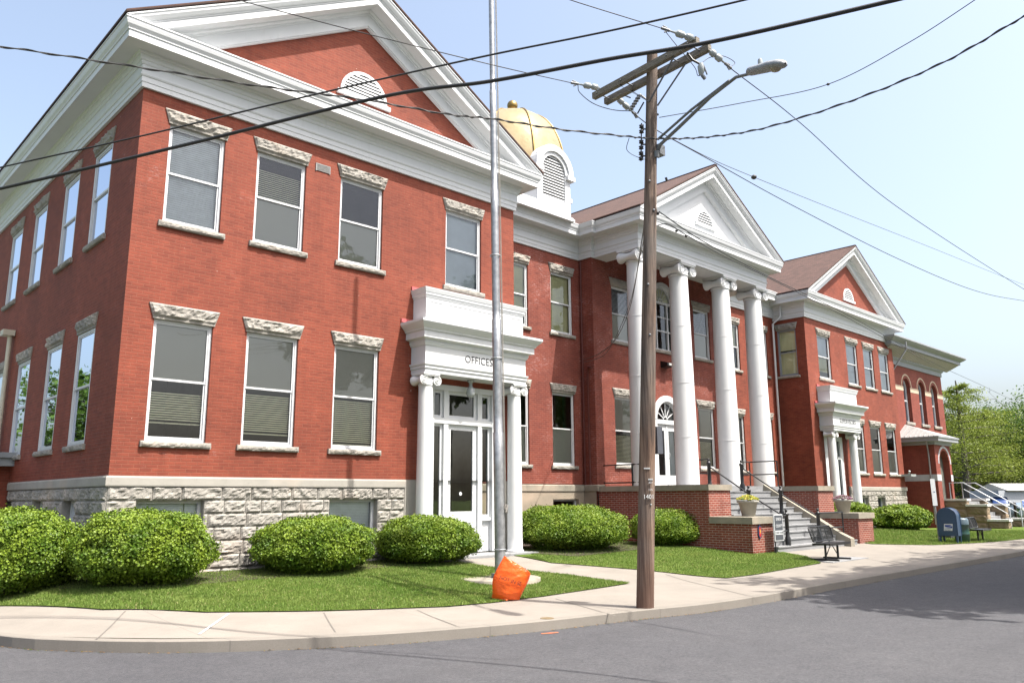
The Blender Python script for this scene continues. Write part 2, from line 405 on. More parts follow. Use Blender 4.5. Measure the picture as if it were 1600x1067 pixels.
YEW = leaf_mat('yew_foliage', .22, .45)
GRASSM = leaf_mat('grass_blades', .3, .55)
BARK = simple('grey_bark', (.13,.115,.10), .95, 0, .35, 5, .8)
TWIG = simple('brown_twigs', (.07,.05,.035), .95, 0, .3, 8)

# ------------------------------------------------------------ local facade frames
class Fr:
    """origin on the facade, u along it, n pointing out of the building"""
    def __init__(s, ox, oy, u, n): s.o = (ox, oy); s.u = u; s.n = n
    def __call__(s, a, out, z): return (s.o[0]+s.u[0]*a+s.n[0]*out, s.o[1]+s.u[1]*a+s.n[1]*out, z)
def front(y): return Fr(0, y, (1, 0), (0, -1))
def left(x): return Fr(x, 0, (0, 1), (-1, 0))
def right(x): return Fr(x, 0, (0, 1), (1, 0))
def lbox(mb, F, a0, a1, o0, o1, z0, z1, m=0):
    mb.hexa([F(a0,o1,z0), F(a1,o1,z0), F(a1,o0,z0), F(a0,o0,z0), F(a0,o1,z1), F(a1,o1,z1), F(a1,o0,z1), F(a0,o0,z1)], m)
def wall(mb, F, a0, a1, z0, z1, holes=(), depth=.13, out=0, m=0):
    """flat wall with rectangular (a,b,z0,z1) or arched (a,b,z0,z1,'arch') openings and their reveals"""
    xs = sorted({a0, a1, *[h[0] for h in holes], *[h[1] for h in holes]}); zs = sorted({z0, z1, *[h[2] for h in holes], *[h[3] for h in holes]})
    xs = [x for x in xs if a0 <= x <= a1]; zs = [z for z in zs if z0 <= z <= z1]
    for i in range(len(xs)-1):
        for j in range(len(zs)-1):
            cx, cz = (xs[i]+xs[i+1])/2, (zs[j]+zs[j+1])/2
            if any(h[0] < cx < h[1] and h[2] < cz < h[3] for h in holes): continue
            mb.face([F(xs[i],out,zs[j]), F(xs[i+1],out,zs[j]), F(xs[i+1],out,zs[j+1]), F(xs[i],out,zs[j+1])], m)
    for h in holes:
        a, b, c, d = h[:4]; e = out-depth
        arch = len(h) > 4
        d2 = d-(b-a)/2 if arch else d
        for q in ([F(a,out,c), F(a,e,c), F(a,e,d2), F(a,out,d2)], [F(b,out,c), F(b,e,c), F(b,e,d2), F(b,out,d2)], [F(a,out,c), F(b,out,c), F(b,e,c), F(a,e,c)]): mb.face(q, m)
        if not arch: mb.face([F(a,out,d), F(b,out,d), F(b,e,d), F(a,e,d)], m)
        else:
            r = (b-a)/2; cx = (a+b)/2; K = 12
            A = [(cx+r*math.cos(math.pi*k/K), d2+r*math.sin(math.pi*k/K)) for k in range(K+1)]
            for k in range(K):
                p, q = A[k], A[k+1]
                mb.face([F(p[0],out,p[1]), F(q[0],out,q[1]), F(q[0],e,q[1]), F(p[0],e,p[1])], m)
                mb.face([F(p[0],out,p[1]), F(p[0],out,d), F(q[0],out,d), F(q[0],out,q[1])], m)
def rough(mb, F, a0, a1, z0, z1, o0, bulge, seed, amp=.03, step=.05, flare=0, m=0):
    """rock-faced stone: a lumpy front grid with side faces back to the wall"""
    na = max(3, int((a1-a0)/step)+1); nz = max(3, int((z1-z0)/step)+1)
    P = []
    for j in range(nz+1):
        row = []; tz = j/nz
        fl = flare*tz
        for i in range(na+1):
            ta = i/na; a = a0-fl+(a1-a0+2*fl)*ta; z = z0+(z1-z0)*tz
            e = min(ta*(a1-a0), (1-ta)*(a1-a0), tz*(z1-z0), (1-tz)*(z1-z0))
            k = min(1, e/.035)
            q = Vector((a*6.5+seed*7.3, z*8.5+seed*3.1, seed*1.7))
            n = noise.noise(q)*.9+noise.noise(q*2.7)*.75+abs(noise.noise(q*1.4))*.6
            o = o0+k*(bulge+amp*n) if 0 < i < na and 0 < j < nz else o0
            row.append(F(a, max(o, o0-.002), z))
        P.append(row)
    mb.grid(P, m, False)
    L, H = len(P), len(P[0])
    for edge in ([P[0][i] for i in range(H)], [P[-1][i] for i in range(H)], [P[j][0] for j in range(L)], [P[j][-1] for j in range(L)]):
        nx, ny = F.n
        p, q = edge[0], edge[-1]; dd = o0+.05
        mb.face([p, q, (q[0]-nx*dd, q[1]-ny*dd, q[2]), (p[0]-nx*dd, p[1]-ny*dd, p[2])], m)

def offset_path(path, d):
    out = []
    for i, p in enumerate(path):
        p = Vector(p)
        ns = []
        for a, b in ((i-1, i), (i, i+1)):
            if a < 0 or b >= len(path): continue
            e = (Vector(path[b])-Vector(path[a])).normalized(); ns.append(Vector((e.y, -e.x)))
        if len(ns) == 1: o = p+ns[0]*d
        else:
            s = ns[0]+ns[1]; o = p+s*(d/(1+ns[0].dot(ns[1])))
        out.append((o.x, o.y))
    return out
def sweep(mb, path, prof, m=0):
    """path walked with the outside on its right; prof = [(out, z)]"""
    rows = [[(*q, z) for q in offset_path(path, o)] for o, z in prof]
    for a, b in zip(rows, rows[1:]):
        for i in range(len(a)-1): mb.face([a[i], a[i+1], b[i+1], b[i]], m)
    for i in (0, -1): mb.face([r[i] for r in rows]+[(*path[i], rows[-1][i][2]), (*path[i], rows[0][i][2])], m)
def text(s, size, loc, rot, mat, name, parent, depth=.004, align='CENTER', sx=1.0, spacing=1.0):
    c = bpy.data.curves.new(name, 'FONT'); c.body = s; c.size = size; c.align_x = align; c.align_y = 'CENTER'; c.extrude = depth; c.space_character = spacing; c.resolution_u = 3
    o = bpy.data.objects.new(name, c); col.objects.link(o)
    dg = bpy.context.evaluated_depsgraph_get(); me = bpy.data.meshes.new_from_object(o.evaluated_get(dg))
    bpy.data.objects.remove(o); me.transform(Matrix.Diagonal((sx, 1, 1, 1)))
    me.transform(Matrix.Translation(Vector(loc)) @ rot.to_4x4()); me.materials.clear(); me.materials.append(mat); me.name = name
    o = bpy.data.objects.new(name, me); col.objects.link(o)
    if parent is not None: o.parent = parent; o.matrix_parent_inverse = parent_world(parent).inverted()
    return o
FACE_S = Matrix(((1,0,0),(0,0,-1),(0,1,0)))          # text facing -Y
def rotm(x, y):                                       # text x axis, y axis
    x = Vector(x).normalized(); y = (Vector(y)-x*Vector(y).dot(x)).normalized(); z = x.cross(y)
    return Matrix(((x.x,y.x,z.x),(x.y,y.y,z.y),(x.z,y.z,z.z)))

# ============================================================ GROUND
def drape(name, poly, mat, dz=0.0, step=.5, kind='structure', label=None, cat=None, uvs=True, extra=None):
    bm = bmesh.new(); f = bm.faces.new([bm.verts.new((p[0], p[1], 0)) for p in poly])
    bmesh.ops.triangulate(bm, faces=[f])
    xs = [p[0] for p in poly]; ys = [p[1] for p in poly]
    y = max(min(ys), -6.4)
    while y < min(max(ys), 0.01):
        bmesh.ops.bisect_plane(bm, geom=bm.verts[:]+bm.edges[:]+bm.faces[:], plane_co=(0,y,0), plane_no=(0,1,0)); y += step
    x = max(min(xs), -6.4)
    while x < min(max(xs), 0.01):
        bmesh.ops.bisect_plane(bm, geom=bm.verts[:]+bm.edges[:]+bm.faces[:], plane_co=(x,0,0), plane_no=(1,0,0)); x += step
    for x in (30, 32, 34, 36, 38, 48, 52, 56, 60, 64, 68):
        if min(xs) < x < max(xs): bmesh.ops.bisect_plane(bm, geom=bm.verts[:]+bm.edges[:]+bm.faces[:], plane_co=(x,0,0), plane_no=(1,0,0))
    for v in bm.verts: v.co.z = zg(v.co.x, v.co.y)+dz
    bmesh.ops.recalc_face_normals(bm, faces=bm.faces)
    me = bpy.data.meshes.new(name); bm.to_mesh(me); bm.free(); me.materials.append(mat)
    o = bpy.data.objects.new(name, me); col.objects.link(o); tag(o, label, cat, None, kind); return o
def flat(name, poly, z, mat):
    mb = MB(); mb.face([(x, y, z) for x, y in poly]); return tag(mb.build(name, mat), kind='structure')
ROADZ = SW-.135
flat('ground', [(-600,-600),(900,-600),(900,900),(-600,900)], -.75, LAWN)
KP = [(a, b) for a, b in [(0,995),(150,1001),(300,1002),(480,996),(600,990),(700,983),(850,970),(1000,953),(1100,944),(1200,929),(1300,910)]]
kp = [at_z(a, b, SW)[:2] for a, b in KP]
x_end, y_end = kp[-1]
kerb = [(-3.0, 60.0), (-3.0, 12.0), (-2.95, 2.0), (-2.6, -1.2)] + [tuple(p) for p in kp if p[0] > -2.45 or True]
# far part of the kerb runs parallel to the facade, then bends slightly away
kerb += [(x_end+6, y_end-.10), (x_end+14, y_end-.12), (60.0, y_end-.3), (160.0, y_end-.6)]
def smooth_path(p, it=2):
    for _ in range(it):
        q = [p[0]]
        for a, b in zip(p, p[1:]):
            q += [(a[0]*.75+b[0]*.25, a[1]*.75+b[1]*.25), (a[0]*.25+b[0]*.75, a[1]*.25+b[1]*.75)]
        q.append(p[-1]); p = q
    return p
kerb = smooth_path(kerb, 2)
mb = MB()
sweep(mb, kerb, [(0, ROADZ-.2), (0, SW-.006), (-.012, SW+.004), (-.16, SW+.004)])
tag(mb.build('kerb', KERB), kind='structure')
inner = offset_path(kerb, -.155)
drape('sidewalk', inner+[(160, 4), (47, 4), (47, 20), (-1, 20), (-1, 60)], CONC, 0.0)
road_poly = kerb[::-1]+[(-3, 300), (-14, 300), (-14, -6)]
flat('road', [(-300,-60),(400,-60),(400,y_end+20),(160,y_end-.3)]+[(k[0], k[1]+.0) for k in kerb[::-1] if k[0] < 159]+[(-3,60),(-3,300),(-14,300),(-14,-4),(-300,-4)], ROADZ, ASPH)
flat('far_verge', [(160, 4), (400, 12), (400, 300), (55, 300), (55, 60), (62, 4)], -.56, LAWN)

lawnA = [G(a, b)[:2] for a, b in [(0,947),(160,953),(320,957),(500,955),(600,952),(700,948),(770,942),(850,932),(930,920),(985,911.5)]]
lawnA += [G(a, b)[:2] for a, b in [(888,898.6),(830,892.7),(770,887)]]
lawnA = [(-1.9, 30), (-1.95, 8), (-1.9, 2.0)] + [tuple(p) for p in lawnA] + [(7.25, -1.25), (6.1, -1.15), (6.1, .0), (0.0, 0.0), (0.0, 30.0)]
lawnB = [G(a, b)[:2] for a, b in [(862,879.5),(894.7,882),(945,886),(996,890),(1040,894.4),(1090,900),(1135,903.5),(1180,898),(1230,889),(1283,880),(1262,870),(1222,862)]]
lawnB = [(9.95, 2.5), (9.95, -.9)] + [tuple(p) for p in lawnB] + [(17.15, -3.7), (15.95, -3.7), (15.95, 2.5)]
lawnC = [G(a, b)[:2] for a, b in [(1363,850),(1420,851),(1458,851.5),(1523,848.5),(1560,846),(1600,842)]]
lawnC = [(24.4, 1.0)] + [(24.4, lawnC[0][1])] + [tuple(p) for p in lawnC[0:]] + [(50, -6.0), (150, -5), (150, 3.9), (47, 3.9), (47, 1.0)]
lawnC = [p for i, p in enumerate(lawnC) if i != 1 or lawnC[2][0] > 24.5]
for k, (nm, pl) in enumerate((('lawn', lawnA), ('lawn', lawnB), ('lawn', lawnC))): drape(nm, pl, LAWN, .018)

def inside(p, poly):
    c = False; n = len(poly); x, y = p
    for i in range(n):
        x1, y1 = poly[i]; x2, y2 = poly[i-1]
        if (y1 > y) != (y2 > y) and x < (x2-x1)*(y-y1)/(y2-y1)+x1: c = not c
    return c
def grass(poly, count, box, name, label, seed, hh=.034):
    rnd = random.Random(seed); mb = MB(); V = []; Fc = []; C = []
    k = 0; tries = 0
    while k < count and tries < count*6:
        tries += 1
        x = rnd.uniform(box[0], box[1]); y = rnd.uniform(box[2], box[3])
        if not inside((x, y), poly): continue
        z = zg(x, y)+.015; h = hh*rnd.uniform(.5, 1.3); a = rnd.uniform(0, math.pi); ww = rnd.uniform(.005, .010)
        dx, dy = math.cos(a)*ww, math.sin(a)*ww; lx, ly = rnd.gauss(0, .3)*h, rnd.gauss(0, .3)*h
        n = len(V); V += [(x-dx, y-dy, z), (x+dx, y+dy, z), (x+lx, y+ly, z+h)]; Fc.append((n, n+1, n+2))
        q = noise.noise(Vector((x*.9, y*.9, seed)))*.5+noise.noise(Vector((x*3.1, y*3.1, seed)))*.3
        t = min(1, max(0, .45+q+rnd.gauss(0, .15)))
        c = (.096+.092*t, .170+.072*t, .026+.032*t, 1)
        if rnd.random() < .03: c = (.32, .28, .13, 1)
        C += [c]*3; k += 1
    mb.v = V; mb.f = Fc; mb.m = [0]*len(Fc); mb.sm = [False]*len(Fc); mb.uv = [(0, 0)]*(3*len(Fc)); mb.col = C
    tag(mb.build(name, GRASSM), label, 'grass', None, 'stuff')
grass(lawnA, 150000, (-2, 9.8, -7.6, 2), 'grass', 'short mown grass of the lawn along the office wing', 1)
grass(lawnB, 60000, (8, 17.2, -7.8, 1), 'grass', 'short mown grass between the office path and the front steps', 2)
grass(lawnC, 45000, (22, 40, -8.5, -1), 'grass', 'mown grass behind the mailbox and in front of the annex steps', 3, .07)

# soil strips below the shrubs
drape('planting_bed', [(-1.1, .6), (-.6,-.8), (.3,-1.5), (1.5,-1.62), (4.2,-1.45), (6.1,-1.2), (6.1,-.02), (0,-.02), (-.02, 3), (-1.1, 3)], SOIL, .03, kind='structure')
drape('planting_bed', [(10.0,-.8), (10.6,-1.9), (14.2,-1.5), (15.94,-.9), (15.94,2.48), (10.0,2.48)], SOIL, .03, kind='structure')
# thin things on the pavement
mb = MB()
for k in range(28):
    a = 2*math.pi*k/28
c0 = G(855, 966); ring = [(c0[0]+.10*math.cos(2*math.pi*k/28), c0[1]+.10*math.sin(2*math.pi*k/28), c0[2]+.008) for k in range(28)]
mb.face(ring); mb.grid([[(p[0], p[1], c0[2]-.01) for p in ring], ring], close_u=True)
tag(mb.build('utility_cover', simple('rusty_iron', (.22,.16,.08), .7, .2, .3)), 'small round rusty utility cover set in the pavement beside the kerb', 'utility cover')
JM = simple('joint_dirt', (.16,.145,.125), .95)
mb = MB()
for (a, b, c_, d_) in ((506,957,524,987), (652,953,719,980), (868,935,962,962), (1040,897,1180,933), (1165,898,1275,915), (1330,868,1420,884), (196,954,150,999), (836,892,905,899), (1400,858,1500,872)):
    p, q = G(a, b), G(c_, d_); t = np.array([q[1]-p[1], p[0]-q[0]]); t = t/np.linalg.norm(t)*.009
    K = 8
    for k in range(K):
        u, v = p+(q-p)*k/K, p+(q-p)*(k+1)/K; u[2] = zg(u[0], u[1])+.005; v[2] = zg(v[0], v[1])+.005
        mb.face([(u[0]-t[0],u[1]-t[1],u[2]), (u[0]+t[0],u[1]+t[1],u[2]), (v[0]+t[0],v[1]+t[1],v[2]), (v[0]-t[0],v[1]-t[1],v[2])])
tag(mb.build('pavement_joint', JM), kind='structure')
mb = MB(); mb.col = []; rnd = random.Random(77); kk = [k for k in kerb if -3 < k[0] < 14 and k[1] < 0]
for i in range(900):
    j = rnd.randrange(len(kk)-1); t = rnd.random(); x = kk[j][0]*(1-t)+kk[j+1][0]*t; y = kk[j][1]*(1-t)+kk[j+1][1]*t
    cl = noise.noise(Vector((x*1.1, y*1.1, 3)));
    if cl < rnd.uniform(-.3, .4): continue
    y -= abs(rnd.gauss(0, .035))+.004; x += rnd.gauss(0, .02); z = ROADZ+.006; s_ = rnd.uniform(.008, .024); a = rnd.uniform(0, 3.1)
    ca, sa = math.cos(a)*s_, math.sin(a)*s_
    mb.face([(x-ca,y-sa,z), (x+sa*.5,y-ca*.5,z+rnd.uniform(.002,.012)), (x+ca,y+sa,z+.003), (x-sa*.5,y+ca*.5,z+.004)]); c_ = rnd.choice(((.20,.11,.045),(.13,.085,.05),(.26,.17,.08),(.07,.10,.025),(.09,.075,.06))); mb.col += [(*c_, 1)]*4
tag(mb.build('gutter_litter', GRASSM), 'dry leaf litter and grit lying along the foot of the kerb', 'leaf litter', None, 'stuff')
def strip(name, px, wdt, mat, label, dz=.008, z=None):
    mb = MB(); P = [G(a, b) if z is None else at_z(a, b, z) for a, b in px]
    for p, q in zip(P, P[1:]):
        t = np.array([q[1]-p[1], p[0]-q[0]]); t = t/np.linalg.norm(t)*wdt/2
        mb.face([(p[0]-t[0],p[1]-t[1],p[2]+dz), (p[0]+t[0],p[1]+t[1],p[2]+dz), (q[0]+t[0],q[1]+t[1],q[2]+dz), (q[0]-t[0],q[1]-t[1],q[2]+dz)])
    return tag(mb.build(name, mat), label, 'painted mark')
strip('paint_line', [(357,959),(311,991)], .035, simple('white_line_paint', (.78,.77,.74), .8), 'thin white painted line crossing the pavement near the corner')
strip('paint_mark', [(846,990),(872,988)], .05, simple('orange_paint', (.75,.18,.06), .8), 'short orange spray paint mark on the road edge below the kerb', .006, ROADZ)

# ============================================================ COURTHOUSE
CH = thing('courthouse', (10, 3, 0), 'long red brick courthouse with white columned portico, two gabled wings and gold dome', 'building')
WT = 1.948                      # top of the water table
ZB = 9.627                      # bottom of the main cornice
CX = 5.14                       # axis of the office wing
WINX = 10.287
RWL, RWR, RWY = 29.93, 40.18, .96
REC, BLKY, BLKL, BLKR = 2.5, 1.9, 15.95, 24.55
DZM, DZR = .22, .08
FO, FRE, FB = front(0), front(REC), front(BLKY)
FRW = front(RWY); FLS = left(0); FRL = left(RWL)
LO = (2.607, 5.003); UP = (6.958, 9.076)
offw = [(.572, 1.745), (2.474, 3.672), (4.588, 5.80), (7.80, 9.05)]
rww = [(2*35.055-b-.0, 2*35.055-a) for a, b in [(.572+29.93-29.93, 1.745)]]
rww = [(31.10, 32.42), (34.22, 35.50), (36.25, 37.50), (38.23, 39.48)]
sidew = [(1.64, 2.80), (3.95, 5.12), (6.70, 7.87), (9.2, 10.4)]

def stone_set(F, s0, s1, z0, z1, seed, lintel=True):
    """sill and rock-faced lintel round an opening; returns two builders"""
    sl = MB(); rough(sl, F, s0-.085, s1+.10, z0-.115, z0, .055, .018, seed+.5, .020, .035)
    sl.face([F(s0-.085, .055, z0), F(s1+.10, .055, z0), F(s1+.10, -.12, z0), F(s0-.085, -.12, z0)])
    ln = MB()
    if lintel:
        rough(ln, F, s0-.035, s1+.035, z1+.012, z1+.275, .025, .035, seed, .036, .04, flare=.085)
        lbox(ln, F, s0-.03, s1+.03, -.12, .024, z1-.03, z1+.012)
    return sl, ln
def window(par, F, s0, s1, z0, z1, top, bot, seed, lintel=True, frame=TRIM, glass=None, mid=.5, label=None, stone=None, slat=.046, dep=0):
    glass = glass or GLASS; D = dep
    f = MB(); fw = .052; zm = z0+(z1-z0)*mid; T = z1-.03 if lintel else z1
    lbox(f, F, s0, s0+fw, -.13-D, -.055-D, z0, T); lbox(f, F, s1-fw, s1, -.13-D, -.055-D, z0, T)
    lbox(f, F, s0+fw, s1-fw, -.13-D, -.057-D, T-fw, T); lbox(f, F, s0+fw, s1-fw, -.13-D, -.050-D, z0, z0+.045)
    a, b = s0+fw, s1-fw; sw = .032
    lbox(f, F, a, b, -.118-D, -.072-D, zm-.022, zm+.022)                       # meeting rail
    for (zz0, zz1, o) in ((zm+.022, T-fw, -.10-D), (z0+.045, zm-.022, -.118-D)):
        lbox(f, F, a, a+sw, o, o+.03, zz0, zz1); lbox(f, F, b-sw, b, o, o+.03, zz0, zz1)
    lbox(f, F, a+sw, b-sw, -.118-D, -.086-D, z0+.045, z0+.045+.05)
    lbox(f, F, a+sw, b-sw, -.10-D, -.071-D, T-fw-.03, T-fw)
    w_ = f.build('window', frame, par)
    if label: w_['label'] = label
    g = MB()
    for (zz0, zz1, o) in ((zm+.022, T-fw-.03, -.088-D), (z0+.095, zm-.022, -.108-D)):
        g.face([F(a+sw, o, zz0), F(b-sw, o, zz0), F(b-sw, o, zz1), F(a+sw, o, zz1)])
    g.build('pane', glass, w_)
    def fill(kind, zz0, zz1, o):
        if kind is None: return
        kd = kind[0]
        if kd == 'screen':
            m = MB(); m.face([F(a+sw, o-.012, zz0+.01), F(b-sw, o-.012, zz0+.01), F(b-sw, o-.012, zz1), F(a+sw, o-.012, zz1)]); m.build('insect_screen', SCREEN, w_)
            return fill(kind[1], zz0, zz1, o)
        if kd == 'shade':
            h = kind[2] if len(kind) > 2 else 1
            m = MB(); zb = zz1-(zz1-zz0)*h; K = 10
            m.grid([[F(s0+.02+(s1-s0-.04)*k/K, o-.06+.006*math.sin(k*2.1+seed), z) for k in range(K+1)] for z in (zb, (zb+zz1)/2, zz1)]); m.build('roller_shade', kind[1], w_); return
        if kd == 'blind':
            h = kind[2]; h0 = kind[3] if len(kind) > 3 else 0; tilt = kind[4] if len(kind) > 4 else .6
            m = MB(); z = zz1-(zz1-zz0)*h0; zb = zz1-(zz1-zz0)*h
            while z > zb:
                k2 = .20+.16*tilt; m.face([F(s0+.03, o-.05, z-slat*k2), F(s1-.03, o-.05, z-slat*k2), F(s1-.03, o-.05-slat*.45, z+slat*k2), F(s0+.03, o-.05-slat*.45, z+slat*k2)]); z -= slat
            lbox(m, F, s0+.03, s1-.03, o-.075, o-.045, zb-.04, zb-.015)
            m.build('blind', kind[1], w_); return
    fill(top, zm, T, -.10-D); fill(bot, z0+.05, zm, -.118-D)
    if stone is not False:
        sl, ln = stone_set(F, s0, s1, z0, z1, seed, lintel)
        sl.build('sill', STONE, w_)
        if lintel: ln.build('lintel', STONE, w_)
    return w_

# --- walls
wm = MB()
def hl(lst, *lv): return [(a, b, z0, z1) for a, b in lst for z0, z1 in lv]
DOOR = (7.35, 9.55, .17, 4.30)
wall(wm, FO, 0, WINX, WT, ZB+.5, hl(offw[:3], LO, UP)+hl(offw[3:], UP)+[(DOOR[0], DOOR[1], WT, DOOR[3])], depth=.135)
wall(wm, FLS, 0, 14, WT, ZB+.5, hl(sidew, LO, UP), depth=.09)
wall(wm, right(WINX), 0, REC, WT, ZB+.5)
wall(wm, right(RWR), RWY, 14, 0, ZB+.6)
wall(wm, front(13.99), 0, RWR, 0, ZB+1)
wm.build('wall', BRICK, CH)
wm = MB()
recw = [(12.30, 13.35), (14.45, 15.55)]
wall(wm, FRE, WINX, BLKL, WT, ZB+.6, [(a, b, *lv) for a, b in recw for lv in ((2.55, 5.02), (7.05, 9.22))], depth=.13)
wall(wm, left(BLKL), BLKY, REC, 0, ZB+.6)
blkw = [(17.00, 18.12), (22.20, 23.35)]; BC = 20.1
wall(wm, FB, BLKL, BLKR, 1.6, ZB+.6, [(a, b, *lv) for a, b in blkw for lv in ((2.6, 5.02), (7.0, 9.05))]+[(BC-.80, BC+.80, 1.87, 5.15, 'arch'), (BC-.72, BC+.72, 7.0, 9.62, 'arch')], depth=.14)
wm.build('wall', BRICKW, CH)
wm = MB()
rre = [(25.6, 26.7), (28.1, 29.2)]
wall(wm, FRE, BLKR, RWL, 0, ZB+.6, hl(rre, (2.6,5.0), (7.0,9.1)), depth=.13)
wall(wm, right(BLKR), BLKY, REC, 0, ZB+.6)
RDOOR = (31.0, 32.9, .3, 4.25)
wall(wm, FRW, RWL, RWR, WT, ZB+.6, hl(rww[1:], LO, UP)+hl(rww[:1], UP)+[(RDOOR[0], RDOOR[1], WT, RDOOR[3])], depth=.135)
wall(wm, FRL, RWY, REC, 0, ZB+.6, [(1.42, 2.36, 7.03, 9.25)], depth=.12)
wm.build('wall', BRICK, CH)
# tympanums
def tymp(y, cx, half, z0, z1, mat):
    m = MB(); m.face([(cx-half, y, z0), (cx+half, y, z0), (cx, y, z1)]); return m.build('gable_wall', mat, CH)
# --- stone base of the office wing
bw = [(.52, 1.80), (2.45, 3.72), (4.60, 5.86)]
def stone_base(F, a0, a1, holes, ztop, par, seedo=0, courses=7, h=.262, zb=-.15):
    m = MB(); bk = MB(); rnd = random.Random(5+seedo)
    z1 = ztop
    while z1 > zb:
        z0 = z1-h; a = a0
        while a < a1-.01:
            L = rnd.choice((.34, .45, .55, .62, .8)); b = min(a+L, a1)
            if a1-b < .2: b = a1
            segs = [(a, b)]
            for ha, hb, hz0, hz1 in holes:
                if z0 < hz1-.02 and z1 > hz0+.02:
                    ns = []
                    for p, q in segs:
                        if q <= ha or p >= hb: ns.append((p, q))
                        else:
                            if p < ha: ns.append((p, ha))
                            if q > hb: ns.append((hb, q))
                    segs = ns
            for p, q in segs:
                if q-p > .03: rough(m, F, p+.006, q-.006, z0+.006, z1-.006, .012, .024, rnd.random()*50+a, .031, .036)
            a = b
        z1 = z0
    wall(m, F, a0, a1, zb-.1, ztop, holes, depth=.22, out=.0)
    return m.build('foundation', STONE, par)
B0 = 1.76
bh = [(a, b, .62, 1.50) for a, b in (bw[0], bw[2])]
stone_base(FO, 0, 6.62, bh, B0, CH)
stone_base(FO, 10.0, WINX, [], B0, CH, 1)
sbh = [(a+.12, b-.12, .62, 1.50) for a, b in sidew[:3]]
stone_base(FLS, 0.0, 7.38, sbh, B0, CH, 2)
m = MB()
bp = [(.0, B0), (.05, B0), (.055, B0+.02), (.055, WT-.035), (.04, WT), (0, WT)]
sweep(m, [(0, 7.38), (0, 0), (6.62, 0)], bp); m.build('water_table', BELT, CH)
for F, hs in ((FO, bh), (FLS, sbh)):
    for i, (a, b, z0, z1) in enumerate(hs):
        f = MB(); 
        for q in ((a, a+.06, z0, z1), (b-.06, b, z0, z1), (a+.06, b-.06, z1-.06, z1), (a+.06, b-.06, z0, z0+.06)): lbox(f, F, q[0], q[1], -.22, -.15, q[2], q[3])
        wn = f.build('basement_window', TRIM, CH)
        g = MB(); g.face([F(a+.06, -.19, z0+.06), F(b-.06, -.19, z0+.06), F(b-.06, -.19, z1-.06), F(a+.06, -.19, z1-.06)]); g.build('pane', GLASS, wn)
        g = MB(); z = z1-.06
        while z > z0+.06:
            g.face([F(a+.05, -.24, z-.02), F(b-.05, -.24, z-.02), F(b-.05, -.26, z+.012), F(a+.05, -.26, z+.012)]); z -= .034
        g.build('blind', GREYB, wn)
# tan rendered base of the recess, and the right-hand bases
m = MB(); wall(m, FRE, WINX, BLKL, -.3, 1.72, [(14.35, 15.60, .9, 1.46)], depth=.2, out=.06)
wall(m, left(BLKL), BLKY, REC, -.3, 1.72, out=.06); m.build('foundation', TANC, CH)
m = MB(); sweep(m, [(WINX, REC), (BLKL, REC), (BLKL, BLKY), (BLKL+.3, BLKY)], [(.06, 1.72), (.09, 1.72), (.09, 1.90), (.06, WT-.02), (0, WT-.02)]); m.build('water_table', COPE, CH)
f = MB(); lbox(f, FRE, 14.35, 15.60, -.14, -.06, 1.40, 1.46); lbox(f, FRE, 14.35, 14.42, -.14, -.06, .9, 1.4); lbox(f, FRE, 15.53, 15.60, -.14, -.06, .9, 1.4); wn = f.build('basement_window', TRIM, CH)
g = MB(); g.face([FRE(14.42,-.1,.9), FRE(15.53,-.1,.9), FRE(15.53,-.1,1.4), FRE(14.42,-.1,1.4)]); g.build('pane', GLASS, wn)
RB = .0
rbh = [(34.3, 35.3, .5, 1.45), (36.35, 37.3, .5, 1.45)]
stone_base(FRW, 33.2, RWR, rbh, B0, CH, 3)
m = MB(); sweep(m, [(33.2, RWY), (RWR, RWY), (RWR, 3)], bp); m.build('water_table', BELT, CH)
for a, b, z0, z1 in rbh:
    f = MB()
    for q in ((a, a+.06, z0, z1), (b-.06, b, z0, z1), (a+.06, b-.06, z1-.06, z1)): lbox(f, FRW, q[0], q[1], -.22, -.15, q[2], q[3])
    wn = f.build('basement_window', TRIM, CH); g = MB(); g.face([FRW(a+.06,-.19,z0), FRW(b-.06,-.19,z0), FRW(b-.06,-.19,z1-.06), FRW(a+.06,-.19,z1-.06)]); g.build('pane', GLASSM, wn)
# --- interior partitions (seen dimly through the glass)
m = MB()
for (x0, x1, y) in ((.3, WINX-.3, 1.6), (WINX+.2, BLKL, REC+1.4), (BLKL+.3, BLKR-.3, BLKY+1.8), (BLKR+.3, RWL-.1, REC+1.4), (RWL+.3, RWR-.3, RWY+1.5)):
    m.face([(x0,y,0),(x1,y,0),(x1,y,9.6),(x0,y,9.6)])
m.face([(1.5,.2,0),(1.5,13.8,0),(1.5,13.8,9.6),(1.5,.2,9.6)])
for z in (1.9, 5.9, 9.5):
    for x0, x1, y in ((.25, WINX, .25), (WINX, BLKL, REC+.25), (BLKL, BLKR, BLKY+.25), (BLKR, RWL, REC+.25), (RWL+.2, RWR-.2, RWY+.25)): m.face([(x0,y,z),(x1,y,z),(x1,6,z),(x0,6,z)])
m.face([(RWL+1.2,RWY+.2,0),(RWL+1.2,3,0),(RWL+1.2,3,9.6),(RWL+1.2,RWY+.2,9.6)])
m.build('interior_wall', ROOM, CH)

